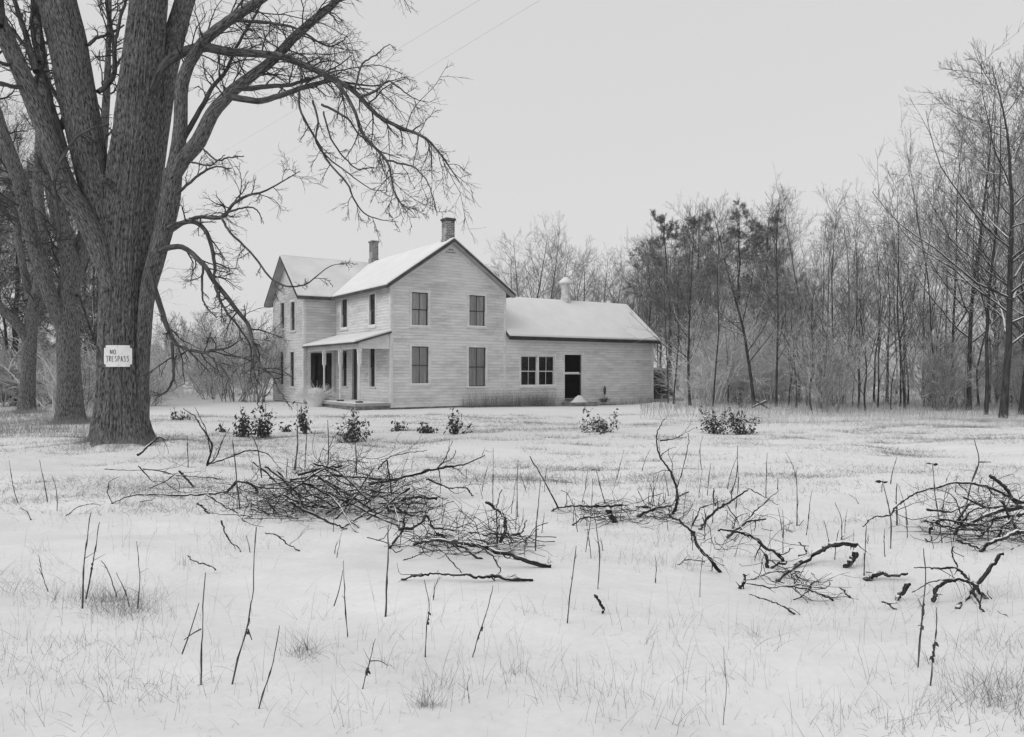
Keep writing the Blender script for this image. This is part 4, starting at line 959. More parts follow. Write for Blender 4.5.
def put_shrub(key, px, d, ht, label, group=None, wide=1.0, name='shrub'):
    a_, b_, h0 = SV[key]; x = (px-CX)/F*d; z = float(hz(x, d))-.04; s = ht/h0
    t = empty(name, (x, d, z), rng.random()*6.28); t.scale = (s*wide, s*wide, s)
    link('stem', a_, t); link('crown', b_, t); tag(t, label, 'shrub', group); return t
gA = 'bare shrubs by the far corner of the house'
put_shrub('grey0', 258, 38, 4.6, 'tall twiggy lilac nearest the far corner of the house', gA, 1.1)
put_shrub('grey1', 236, 39, 4.1, 'second twiggy lilac out from the house corner', gA, 1.1)
put_shrub('grey2', 214, 42, 3.3, 'lower twiggy bush beyond the two lilacs', gA, 1.1)
for k in range(16):
    put_shrub(['snowy2', 'snowy1', 'grey2', 'snowy0'][k % 4], 150+110*r7.random(), 44+14*r7.random(), r7.uniform(3.0, 4.8), 'grey leafless thicket bush in the gap between maple and house', 'thicket bushes between the maple and the house', 1.3)
for k in range(34):
    put_shrub(['snowy2', 'grey0', 'grey1', 'grey2'][k % 4], -60+215*r7.random(), 30+12*r7.random(), r7.uniform(1.6, 3.2), 'scrubby bush under the dense wood behind the big maple', 'scrub under the wood behind the maple', 1.3)
gS = 'snow laden bushes past the kitchen wing'
for px, d, ht, lab in [(688, 40, 3.2, 'snow laden bush beside the pole tree past the kitchen wing'), (700, 41, 3.6, 'snow laden bush behind the small paired-stem tree'), (724, 39.5, 3.0, 'low snow laden bush above the snow mound'), (742, 43, 3.6, 'tall snow laden bush below the broad pine'),
                       (764, 42, 3.1, 'snow laden bush at the foot of the slender tree'), (790, 40, 2.8, 'snow laden bush beyond the pile of logs')]:
    put_shrub('snowy%d' % r7.integers(3), px, d, ht, lab, gS, 1.3)
for k in range(56):
    px = 690+(105*r7.random() if k < 24 else 110+300*r7.random()); d = r7.uniform(36, 44) if px < 800 else r7.uniform(38, 47)
    put_shrub(['snowy0', 'snowy1', 'snowy2'][k % 3], px, d, r7.uniform(1.8, 3.6), 'frosted undergrowth bush among the trunks of the wood', 'frosted undergrowth in the wood', 1.3)
for k in range(26):
    px = 800+380*r7.random(); d = r7.uniform(28, 36)
    put_shrub(['grey0', 'grey1', 'grey2', 'grey0'][k % 4], px, d, r7.uniform(1.6, 3.8), 'dark brushy sapling clump along the wood edge', 'brush along the wood edge', .8, 'sapling_clump')

# frosted fountain grass by the porch
def fountain(seed, n, Ht, rad_, m):
    r_ = np.random.default_rng(seed); az = r_.random(n)*6.28; N = 8; d = norm(np.stack([np.cos(az)*.45, np.sin(az)*.45, np.ones(n)], -1)+r_.normal(size=(n, 3))*.12)
    p = np.stack([np.cos(az), np.sin(az), np.zeros(n)], -1)*.18*r_.random((n, 1)); pts = [p]; L = Ht*(1.0+.5*r_.random(n))
    for i in range(N-1):
        d = norm(d+r_.normal(size=d.shape)*.05+np.array([0, 0, -.09-.035*i])); p = p+d*(L/(N-1))[:, None]; pts.append(p)
    a_ = np.stack(pts, 1); return tubes('blades', [(a_, np.tile(rad_*(1-np.linspace(0, 1, N)*.7), (n, 1)), 3)], M[m])
fp = G(316, 406.5)
o_ = empty('ornamental_grass', fp); tag(o_, 'pale rounded clump of frosted arching grass in front of the porch', 'grass clump')
link('blade_tuft', fountain(5, 420, .84, .014, 'roof_snow'), o_); link('snow_heart', lathe('snow_heart', [(.30, -.05), (.38, .15), (.45, .36), (.46, .52), (.38, .68), (.24, .79), (.10, .84), (.001, .85)], 'thin_snow', 18), o_)

# ------------------------------------------------------------------ bushes that kept their leaves
def leaf_mesh(p, d, size, r_):
    """curled drooping leaves: six-point blades folded along the midrib."""
    n = len(p); d = norm(d); side = norm(np.cross(d, r_.normal(size=d.shape))); up = np.cross(side, d)
    s = size[:, None]
    mids = [p, p+d*s*.5-up*s*.06, p+d*s]
    l = p+d*s*.38+side*s*.24+up*s*.10; l2 = p+d*s*.72+side*s*.17+up*s*.06; r1 = p+d*s*.38-side*s*.24+up*s*.10; r2 = p+d*s*.72-side*s*.17+up*s*.06
    V_ = np.stack([mids[0], mids[1], mids[2], l, l2, r1, r2], 1).reshape(-1, 3); o_ = (np.arange(n)*7)[:, None]
    Q_ = np.concatenate([o_+np.array([[0, 1, 4, 3]]), o_+np.array([[1, 2, 2, 4]])[:, [0, 1, 3, 3]]*0+o_*0+np.array([[1, 2, 4, 4]])], 0)
    T_ = np.concatenate([o_+np.array([[a_, b_, c_]]) for a_, b_, c_ in ((0, 1, 3), (1, 4, 3), (1, 2, 4), (0, 5, 1), (1, 5, 6), (1, 6, 2))], 0)
    return V_, T_
def leafy_bush(px, py, wpx, hpx, label, seed, nleaf=90, group='small leafy shrubs in a row across the lawn', snowy=False):
    b_ = G(px, py); d = float(b_[1]); w = wpx*d/F; h = hpx*d/F; r_ = np.random.default_rng(seed)
    t = empty('leafy_shrub', b_-np.array([0, 0, .03])); tag(t, label, 'shrub', group)
    nst = 9; az = r_.random(nst)*6.28; N = 6; tip = np.stack([np.cos(az)*w*.52*r_.uniform(.15, 1.15, nst), np.sin(az)*w*.45*r_.uniform(.35, 1, nst), h*(.35+.75*r_.random(nst))], -1)
    t_ = np.linspace(0, 1, N)[None, :, None]; a0_ = tip[:, None]*np.concatenate([np.repeat(t_**.7, 2, -1), t_**1.2], -1)+np.sin(t_*3)*r_.normal(size=(nst, 1, 3))*.03
    rad = np.tile(.008*(1-np.linspace(0, 1, N)*.6), (nst, 1))
    a1 = grow(a0_, rad, 5, .2, 1, 50, 12, h*.35, .3, 4, .14, -.02, .6, .004, r_)
    link('stem', tubes('stem', [(a0_, rad, 5), (a1[0], a1[1], 4)], M['stalk']), t)
    src = np.concatenate([a1[0].reshape(-1, 3), a0_[:, 2:].reshape(-1, 3)]); p = src[r_.integers(len(src), size=nleaf)]+r_.normal(size=(nleaf, 3))*.03
    p[:, 2] = np.maximum(p[:, 2]*np.where(r_.random(nleaf) < .4, .55, 1.0), .06)
    dd = norm(r_.normal(size=(nleaf, 3))*.6+np.array([0, 0, -.55])); v, q = leaf_mesh(p, dd, r_.uniform(.05, .12, nleaf), r_)
    link('foliage', mesh_np('foliage', v, q, M['leaf_snowy' if snowy else 'leaf'], False, tri=True), t)
    # pads of snow caught in the leaves
    vs = []; qs = []
    return t
for a_ in [(243, 437, 16, 32, 'tall narrow leafy shrub, first of the row from the maple', 1, 110), (263, 438, 24, 34, 'leafy shrub with a pointed top beside the tall narrow one', 2, 150),
           (306, 434, 17, 30, 'slim upright leafy shrub in line with the frosted grass clump', 3, 110), (350, 442, 36, 33, 'widest leafy shrub, thick with drooping leaves, in front of the porch', 4, 230),
           (397, 431, 20, 11, 'tiny low tuft of leaves near the house corner', 5, 45), (430, 433, 18, 15, 'small round leafy shrub below the gable wall', 6, 75), (456, 434, 22, 26, 'leafy shrub with one stem reaching up below the gable windows', 7, 80),
           (604, 433, 44, 28, 'lone leafy shrub in front of the open kitchen doorway', 8, 190), (716, 434, 32, 28, 'ragged leafy shrub, first of the pair by the wood', 9, 190), (742, 435, 30, 25, 'denser leafy shrub, second of the pair by the wood', 10, 190),
           (180, 420, 18, 13, 'low leafy sprig just behind the maple foot', 11, 40), (222, 432, 8, 10, 'small leafy sprig between the maple and the tall narrow shrub', 12, 20), (285, 432, 12, 9, 'scattering of leaves on thin stems between the two pointed shrubs', 13, 25),
           (742, 408, 14, 14, 'dark leafy sprig behind the pair by the wood', 14, 50)]:
    leafy_bush(*a_[:5], seed=800+a_[5], nleaf=int(a_[6]*1.9), snowy=a_[5] in (8, 9, 10, 4))

# ------------------------------------------------------------------ fallen branches
def stick(pl, w0, w1, gy=None, label=None, group=None, twigs=0, name='fallen_branch', tl=.25, cat='branch', mt=None, lift=.0):
    """pl in pixels; the branch stands in the plane where the row gy meets the snow unless it reaches lower."""
    gy = gy or max(p[1] for p in pl); pts = []
    for px, py in pl:
        d = D(px, max(gy, py)); pts.append(P(px, py, d))
    pts = np.array(pts); d0 = pts[:, 1].mean(); n = 6*len(pl)
    r0, r1 = w0/2*d0/F, w1/2*d0/F
    q_, r_ = resample(pts, np.linspace(r0, r1, len(pl)), n); fi = np.linspace(0, len(pts)-1, n); lin = np.stack([np.interp(fi, np.arange(len(pts)), pts[:, c_]) for c_ in range(3)], -1); q_ = .45*q_+.55*lin; g_ = np.random.default_rng(int(abs(pl[0][0]*7+pl[0][1]*13))); nz_ = np.cumsum(g_.normal(size=q_.shape), 0); nz_ -= np.linspace(0, 1, n)[:, None]*nz_[-1]
    q_ = q_+nz_*min(.0035, r0*.5)+g_.normal(size=q_.shape)*min(.0028, r0*.28)
    r_ = .88*r_*(1+(.16 if w0 < 3 and w1 < 3.5 else .07)*g_.normal(size=n)); r_[g_.integers(n, size=2)] *= 1.3
    org = q_[np.argmin(q_[:, 2])].copy()
    capA = q_[:1]; capB = q_[-1:]
    qq = np.concatenate([capA+(capA-q_[1:2])*.001, q_, capB+(capB-q_[-2:-1])*.001]); rr = np.concatenate([[r_[0]*.02], r_, [r_[-1]*.02]])
    bt = [(qq[None], rr[None], 10 if w0 > 3 else 7)]
    if twigs:
        a1 = grow(q_[None], r_[None], twigs, .15, 1, 45, 14, tl, .4, 8, .24, .02, .5, .0022, g_, rmax=.007)
        b_1 = grow(q_[None], r_[None], twigs*2, .05, .95, 62, 14, .05, .5, 3, .1, .0, .45, .0022, g_, rmax=.006); bt.append((b_1[0], b_1[1], 5)); a2 = grow(*a1, 3, .2, 1, 42, 12, lens(a1[0])*.5, .4, 4, .16, .0, .7, .0018, g_)
        bt += [(a1[0], a1[1], 5), (a2[0], a2[1], 4)]
    o_ = link(name, tubes(name, bt, M[mt or 'dead'], org), None, org)
    tag(o_, label or 'thin dark branch tangled in the brush pile', cat, group); return o_

A_ = 'branches scattered at the near foot of the maple'
B_ = 'branches of the large brush pile in front of the porch'
C_ = 'branches of the brush heap at the centre of the field'
E_ = 'branches of the brush heap at the edge of the field'
S = [
 # west part
 ([(207, 466), (212, 445), (202, 428), (194, 416), (183, 408)], 2.6, .8, None, 'forked upright branch standing in the snow next to the maple, curving over at its tip', A_, 3),
 ([(210, 452), (206, 432), (195, 407)], 1.4, .6, 466, 'straight thin shoot of the upright fork next to the maple', A_, 0),
 ([(207, 466), (217, 456), (223, 440), (230, 427)], 1.8, .8, None, 'short shoot rising from the foot of the upright fork', A_, 1),
 ([(207, 465), (228, 458), (248, 450), (268, 453), (281, 469)], 2.2, 1.2, 466, 'arching branch that leaves the upright fork towards the brush pile', A_, 3),
 ([(111.7, 503.8), (131, 497), (156, 493.6), (177, 495), (202, 494), (224, 492)], 1.4, 2.4, None, 'long low bow-shaped branch lying nearest the maple', A_, 2),
 ([(112, 503), (107, 491), (110, 481), (119, 477)], 1.0, .6, 504, 'hooked twig at the outer end of the bow-shaped branch', A_, 0),
 ([(143, 469), (160, 470), (179, 476), (200, 478), (221, 479)], 1.8, 1.0, 488, 'straight branch lying just beyond the bow-shaped one', A_, 3),
 ([(179, 470), (186, 480), (194, 487)], 2.6, 2.0, None, 'short thick stub crossing the straight branch', A_, 0),
 ([(149, 489), (161, 482), (174, 475)], 1.6, 1.1, None, 'thin slanting branch between bow and stub', A_, 1),
 ([(138, 466), (152, 481), (165, 482), (177, 491), (186, 493)], 1.2, .9, 492, 'wiry twig weaving under the straight branch', A_, 2),
 ([(105, 470), (145, 470)], 1.0, .6, 477, 'very thin straight twig reaching towards the maple foot', A_, 0),
 ([(224, 493), (229, 489), (235, 481.5), (246, 484), (254, 490), (257, 494)], 3.2, 3.2, None, 'thick black crooked elbow of wood at the pile edge', A_, 1),
 ([(197.5, 503.5), (203, 508), (209.5, 513.5)], 2.2, 2.8, None, 'short black stick lying alone on the snow below the elbow', A_, 0),
 ([(221, 521), (226, 537), (233, 545), (241, 552)], 2.0, .9, None, 'thin broken branch slanting down the snow below the pile', A_, 1),
 ([(265, 533), (278, 537), (289, 545), (300, 551)], 1.4, 1.6, None, 'slender bent branch lying apart in front of the large pile', A_, 1),
 ([(208, 494), (222, 503), (232, 510), (246, 522)], 2.0, 1.2, None, 'branch sloping down from the crooked elbow', A_, 4),
 ([(188, 555), (196, 562), (205, 564), (216, 570)], 1.5, 1.5, 575, 'small curved twig caught on a tall stalk', A_, 0),
 ([(137, 455), (150, 444), (160, 437), (168, 440)], 3.0, 1.2, 458, 'gnarled dead branch resting against the maple root', A_, 2),
 ([(66, 516), (76, 507), (90, 504), (101, 505)], 1.0, .8, None, 'pale hair-thin hooped twig well in front of the maple', A_, 0),
 # main pile
 ([(298, 474), (318, 469), (332, 468), (342, 466)], 3.4, 2.4, 500, 'dark branch along the far top of the large pile', B_, 2),
 ([(290, 479), (320, 476), (356, 477), (392, 479)], 2.6, 2.2, 503, 'level branch across the top of the large pile', B_, 3),
 ([(318, 478), (340, 490), (362, 504), (382, 515), (401, 522)], 2.8, 4.2, 505, 'thick straight branch running diagonally through the large pile', B_, 4),
 ([(296, 482), (322, 491), (350, 505), (376, 517), (399, 526)], 2.4, 3.2, 508, 'second diagonal branch just below the thick one', B_, 4),
 ([(368, 484), (388, 480), (412, 475), (440, 468), (458, 464), (471, 461.5), (484.6, 455)], 4.2, 1.5, 496, 'long tapering branch pointing out from the top of the pile', B_, 4),
 ([(437, 468), (447, 461), (454, 456), (456, 450)], 1.8, .7, 496, 'side fork on the long tapering branch', B_, 1),
 ([(441, 465), (448, 452), (453, 441)], 1.2, .6, 496, 'upright twig on the long tapering branch', B_, 0),
 ([(387, 509), (396, 502), (405.5, 499), (420, 498), (437, 498)], 4.6, 3.6, 509, 'stout dark club-like branch on top of the pile', B_, 0),
 ([(378, 470), (384, 462), (392, 456), (410, 452), (427, 450)], 2.0, .8, 498, 'high arching twig over the far side of the pile', B_, 2),
 ([(426, 478), (440, 483), (452, 487), (466, 487), (473, 496)], 2.4, 1.8, 498, 'bent branch drooping at the far end of the pile', B_, 2),
 ([(290, 501), (300, 508), (320, 518), (336, 525), (347, 529)], 3.4, 2.2, None, 'bare straight branch along the near lower edge of the pile', B_, 2),
 ([(278, 470), (296, 492), (318, 505), (345, 512)], 2.4, 1.4, 512, 'branch sagging through the near end of the pile', B_, 6),
 ([(300, 497), (330, 493), (362, 490), (398, 494)], 2.0, 1.4, 510, 'grey branch lying level in the heart of the pile', B_, 6),
 ([(325, 468), (345, 483), (372, 492), (401, 492)], 2.0, 1.2, 505, 'sagging branch beneath the long tapering one', B_, 5),
 ([(410, 488), (398, 497), (381, 512), (366, 520)], 2.4, 1.4, 520, 'branch slanting back under the club-like one', B_, 5),
 ([(268, 478), (285, 489), (300, 502), (312, 520)], 1.8, 1.0, 512, 'thin branch spilling from the near end of the pile', B_, 6),
 ([(388.5, 548.6), (394, 540), (401.5, 530), (404, 518), (405, 510)], 2.6, 2.2, None, 'dark branch propped upright against the near side of the pile', B_, 2),
 ([(398, 528), (412, 526), (421, 520), (428, 510)], 4.6, 3.0, 531, 'black broken chunk at the foot of the pile', B_, 1),
 ([(413, 545), (430, 542.5), (448, 541), (471, 542.5), (490, 548), (511, 554), (532, 561), (550.5, 568)], 3.2, 6.2, None, 'longest pale barked limb lying in front, thick sawn end outward', B_, 5),
 ([(437, 532), (452, 543), (467, 551), (482, 559)], 3.2, 2.6, None, 'branch crossing under the longest pale limb', B_, 1),
 ([(401.5, 580), (416, 574.5), (432, 573), (448, 573.5), (470, 575), (490, 576), (512, 579), (532, 581)], 2.4, 4.2, None, 'lowest straight branch lying flat on the open snow', B_, 3),
 ([(403, 560.5), (413, 556), (424, 552)], 1.8, 1.2, None, 'short twig above the lowest straight branch', B_, 0),
 ([(486, 501), (496, 511), (504, 520), (505, 530), (500, 543)], 3.4, 3.6, 547, 'black forked branch standing up at the outer end of the pile', B_, 2),
 ([(496.4, 544), (497, 524), (497, 504), (502, 489)], 1.9, .9, 547, 'thin vertical branch crossing the black fork', B_, 1),
 ([(469, 533), (485, 534), (502, 533), (519, 535), (527, 545)], 2.2, 1.6, 547, 'twisted branch lying behind the longest pale limb', B_, 3),
 ([(426.5, 514), (431, 527), (443, 530), (456, 530)], 3.0, 2.0, 540, 'knotty branch joining the pile and the fallen limb', B_, 3),
 ([(436, 547), (450, 560), (462, 573)], 1.6, 1.2, None, 'straight twig bridging the two lowest branches', B_, 0),
 ([(526, 520), (522, 533), (515, 536)], 1.6, 1.2, 547, 'short leaning twig near the black fork', B_, 0),
 ([(470, 543), (490, 556), (500, 570), (494, 580)], 1.6, 1.2, None, 'curling twig below the middle of the longest limb', B_, 1),
 ([(530, 456), (545, 482), (558, 508)], .9, 1.8, 511, 'lone straight rod slanting out of the snow', C_, 0),
 # centre heap
 ([(551.6, 511.6), (560, 508), (572, 506.5), (597, 506), (621, 505.3)], 2.0, 3.0, None, 'long level branch at the outer end of the centre heap', C_, 5),
 ([(572, 525.5), (582, 519), (592, 518), (611, 514)], 2.2, 1.6, None, 'crooked branch below the long level one', C_, 4),
 ([(609, 511), (612, 517), (615, 522)], 7, 6, None, 'black lump of broken wood in the centre heap', C_, 1),
 ([(636, 506.5), (652, 508), (671, 506)], 2.2, 2.6, None, 'level branch in the middle of the centre heap', C_, 4),
 ([(637, 517), (648, 511), (661, 507)], 4.6, 3.2, None, 'thick short slanting piece in the centre heap', C_, 3),
 ([(673.5, 514), (677, 500), (676.5, 486), (669, 469), (659.5, 455.5), (657.5, 441), (658, 430), (664.6, 419)], 3.4, .8, None, 'tall crooked branch standing upright from the centre heap', C_, 4),
 ([(659.5, 441), (671, 440), (680, 435), (696, 428)], 1.7, .7, 514, 'upper side twig of the tall crooked branch', C_, 2),
 ([(677.5, 497), (683, 495), (688.7, 492)], 2.2, 1.4, 514, 'short side stub of the tall crooked branch', C_, 0),
 ([(677, 488), (684, 462), (688.7, 439), (688, 433)], 1.1, .6, 514, 'slim straight shoot beside the tall crooked branch', C_, 0),
 ([(660, 457), (666, 450), (676, 447)], 1.0, .5, 514, 'small curl of twig at the middle of the tall crooked branch', C_, 0),
 ([(668, 514), (680, 521), (692.5, 532), (698, 547), (709, 560), (720.5, 572.5)], 2.4, 4.2, None, 'long tail branch curving down out of the centre heap', C_, 3),
 ([(678, 565), (690, 560), (705, 562)], 1.2, 1.6, None, 'twig lying across the tail branch', C_, 3),
 ([(700, 530), (707, 520), (718, 508), (733, 499), (748.4, 488.5)], 3.8, 2.4, None, 'stout slanting branch past the tall crooked one', C_, 3),
 ([(715, 506), (714, 497), (714, 489)], 1.8, 1.4, 520, 'vertical stub on the stout slanting branch', C_, 0),
 ([(748, 488.7), (757, 493), (766, 498), (778, 505)], 1.4, .7, 520, 'thin bent tip beyond the stout slanting branch', C_, 0),
 ([(692, 526), (700, 510), (714, 503), (724, 501)], 1.8, 1.2, 526, 'low branch hooked over the slanting one', C_, 3),
 ([(718, 530.6), (730, 531), (741, 532), (755, 538), (766, 547), (777, 553), (786.5, 562.5)], 2.8, 4.4, None, 'long knotted branch sloping down to the heavy snowy log', C_, 4),
 ([(728, 538), (738, 529), (751, 521.7), (766, 519)], 3.4, 2.4, None, 'dark branch crossing the knotted one', C_, 2),
 ([(740, 527), (751, 515), (763, 504), (779, 490)], 2.0, .9, 532, 'straight branch rising from the crossing', C_, 2),
 ([(724, 503), (736, 518), (742, 530)], 1.3, 1.1, 532, 'thin branch between the two heavy ones', C_, 0),
 ([(765, 555), (768, 568), (776, 562), (786, 563)], 3.6, 3.2, None, 'forked black knot by the heavy snowy log', C_, 0),
 ([(777, 581), (794, 568.5), (811, 557), (827, 548), (842, 543.5), (855.7, 545)], 4.6, 6.6, 564, 'heavy black log with snow along its top, raised at one end', C_, 3),
 ([(845, 568), (852, 561), (856, 552)], 6.5, 6.5, None, 'short thick black stump end under the raised log', C_, 0),
 ([(866, 580.5), (874, 577), (883, 573), (890, 575), (908, 573.5)], 7, 3.4, None, 'black rotten chunk of wood lying by itself in the snow', C_, 0),
 ([(896.5, 600.5), (902, 590), (908, 583)], 4.6, 5.6, None, 'snow dusted cut stub leaning out of the snow', C_, 0),
 ([(747, 583.5), (765, 585), (787, 584.5), (805, 587), (820, 594), (833, 601)], 1.8, 2.4, None, 'long thin branch lying below the heavy snowy log', C_, 5),
 ([(749, 594), (762, 598), (774, 602), (786, 607), (794.6, 614.5)], 1.4, 2.2, None, 'slim separate branch lying lowest of the centre heap', C_, 1),
 ([(752, 580), (770, 572), (786, 571), (800, 572)], 1.6, 1.8, None, 'twig beside the foot of the heavy log', C_, 2),
 ([(739, 589), (742, 580), (744, 574)], 3.6, 2.2, None, 'small black upright knot next to the thin branches', C_, 1),
 ([(798, 556), (806, 552), (799, 542)], 2.0, 1.2, 565, 'short sprig sticking up from the heavy log', C_, 0),
 ([(793, 600), (806, 592), (813, 582)], 1.4, 3.0, None, 'dark tuft of twig under the heavy log', C_, 2),
 ([(840, 587), (846, 593), (851, 597.5)], 1.8, 2.4, None, 'tiny stick lying clear of the log', C_, 0),
 ([(595, 594), (599, 603), (603, 613.5)], 2.8, 3.2, None, 'single dark stick stuck in the open snow below the centre heap', C_, 0),
 ([(882, 601), (890, 605), (897, 609)], 1.6, 3.6, None, 'small broken bit of twig below the leaning cut stub', C_, 1),
 # edge heap
 ([(862, 527), (868, 521), (876, 517), (891, 515), (899, 508), (908, 501.7), (922, 494), (937, 488.5), (962.5, 483.5), (988, 487), (1006, 494), (1024, 503)], 1.4, 3.6, 530, 'long arching branch sweeping over the snow to the edge heap', E_, 4),
 ([(990, 476), (1004, 488), (1016, 502), (1026, 510)], 4.4, 3.4, 530, 'thick pointed branch on top of the edge heap', E_, 1),
 ([(962.5, 497.4), (974, 503), (985, 509), (1002, 508), (1024, 506)], 2.4, 3.4, 530, 'branch with a bent elbow in the edge heap', E_, 3),
 ([(954, 534.7), (966, 524), (983, 517), (1004, 511), (1030, 506)], 2.6, 6.4, 536, 'heavy dark branch through the middle of the edge heap', E_, 4),
 ([(980, 552), (988, 543), (1000, 538), (1014, 533), (1030, 531)], 4.2, 4.4, None, 'thick low branch at the near side of the edge heap', E_, 2),
 ([(930, 534), (935, 522), (948, 521), (962, 524), (980, 526)], 2.6, 2.0, 536, 'knobbly branch reaching out from the edge heap', E_, 4),
 ([(956, 540), (972, 546), (985, 551)], 2.6, 2.4, None, 'short branch at the foot of the edge heap', E_, 3),
 ([(920, 522), (930, 522), (940, 525), (958, 528), (1000, 530)], 1.6, 2.2, 536, 'thin level twig in the edge heap', E_, 5),
 ([(1000, 500), (1010, 520), (1018, 536), (1026, 545)], 3.0, 2.4, 536, 'downward branch by the picture edge', E_, 3),
 ([(984, 522), (1004, 517), (1030, 512)], 3.0, 4.6, 533, 'dark branch under the thick pointed one', E_, 5),
 ([(925, 538), (930, 541), (932, 536)], 1.8, 1.4, None, 'small crooked twig in front of the edge heap', E_, 0),
 ([(957, 609), (966, 596), (977, 583.6), (990, 568), (1002.7, 553)], 5.4, 4.2, 596, 'stoutest leg of the crossed branches near the edge heap', E_, 0),
 ([(974, 586), (983, 597), (997, 608), (1014, 621.5)], 5.0, 1.6, 598, 'tapering leg of the crossed branches, pointing at the viewer', E_, 1),
 ([(932.4, 601), (936, 591), (945, 583), (957, 578), (970, 584), (978, 589)], 4.2, 3.6, 603, 'bent leg of the crossed branches', E_, 1),
 ([(914, 568), (930, 567), (945, 569), (957, 571), (967, 579), (977, 586)], 1.6, 3.8, 600, 'long thin arm of the crossed branches', E_, 3),
 ([(954, 546), (955, 560), (958, 571)], 1.6, 1.8, 600, 'upright twig joining the edge heap and the crossed branches', E_, 0),
 ([(972, 592), (978, 602), (984, 612)], 2.2, 2.4, None, 'short straight leg under the crossed branches', E_, 0),
 ([(912, 592), (928, 583), (942, 579), (958, 578)], 1.2, 1.8, 603, 'thin arm bending back towards the cut stub', E_, 1),
 # far and small
 ([(752, 407), (766, 401)], 2.8, 2.8, 409, 'small dark log lying by the leafy pair', 'logs by the wood', 0),
 ([(757, 401), (769, 409)], 2.4, 2.4, None, 'second dark log propped on the first by the leafy pair', 'logs by the wood', 0),
]
for pl, w0, w1, gy, lab, grp, tw in S:
    stick(pl, w0, w1, gy, lab, grp, tw, tl=.30)
# the mat of fine twigs inside the three heaps, too fine to count
r_s = np.random.default_rng(321)
for k in range(34):
    heap = k < 24; px = r_s.uniform(262, 425) if heap else r_s.uniform(940, 1040); py = r_s.uniform(470, 518) if heap else r_s.uniform(505, 545); a_ = r_s.normal()*.5+(.25 if heap else -.2); ln_ = r_s.uniform(25, 75)
    q1 = (px-ln_*math.cos(a_)/2, py-ln_*math.sin(a_)/2); q2 = (px+ln_*math.cos(a_)/2, py+ln_*math.sin(a_)/2); m_ = (px+r_s.normal()*4, py+r_s.normal()*5)
    stick([q1, m_, q2], r_s.uniform(1.6, 3.4), r_s.uniform(.8, 1.8), 515 if heap else 540, 'medium dark branch jumbled among the others in the large brush pile' if heap else 'medium dark branch jumbled among the others in the edge heap', B_ if heap else E_, int(r_s.integers(1, 4)), tl=.3)
def mat_of_twigs(name, blobs, label, seed):
    r_ = np.random.default_rng(seed); P0 = []; Dv = []
    for (px0, px1, gy0, gy1, hpx, n) in blobs:
        for _ in range(n):
            px = px0+(px1-px0)*r_.random(); gy = gy0+(gy1-gy0)*r_.random(); d = D(px, gy); up = hpx*r_.random()**1.6*d/F*np.sin(np.pi*np.clip((px-px0)/(px1-px0), .05, .95))
            P0.append(np.array([(px-CX)/F*d, d, float(hz((px-CX)/F*d, d))+up])); a_ = r_.random()*6.28; Dv.append([math.cos(a_), math.sin(a_)*.8, r_.normal()*.28])
    P0 = np.array(P0); d = norm(np.array(Dv)); n = len(P0); N = 11; L = r_.uniform(.2, .8, n); p = P0-d*L[:, None]/2; pts = [p]
    for i in range(N-1): d = norm(d+r_.normal(size=d.shape)*.27+np.array([0, 0, -.03])); p = p+d*(L/(N-1))[:, None]; pts.append(p)
    a0_ = np.stack(pts, 1); rad = np.tile(np.linspace(1, .4, N), (n, 1))*r_.uniform(.0016, .0045, n)[:, None]
    a1 = grow(a0_, rad, 2, .2, 1, 45, 12, L*.45, .3, 5, .16, .02, .7, .0018, r_)
    lo = hz(a0_[..., 0], a0_[..., 1]); a0_[..., 2] = np.maximum(a0_[..., 2], lo+.002)
    o_ = link(name, tubes(name, [(a0_, rad, 5), (a1[0], a1[1], 4)], M['dead_twig'])); tag(o_, label, 'brushwood', kind='stuff')
mat_of_twigs('brushwood', [(262, 425, 486, 522, 48, 330), (405, 530, 536, 556, 36, 100), (228, 300, 492, 518, 22, 50), (150, 215, 478, 500, 8, 18)], 'tangle of fine dark twigs filling the large brush pile', 31)
mat_of_twigs('brushwood', [(580, 690, 508, 524, 18, 70), (690, 790, 525, 552, 16, 18), (755, 835, 575, 592, 10, 16)], 'tangle of fine dark twigs in the centre heap', 32)
mat_of_twigs('brushwood', [(925, 1060, 520, 548, 40, 110)], 'tangle of fine dark twigs in the edge heap', 33)

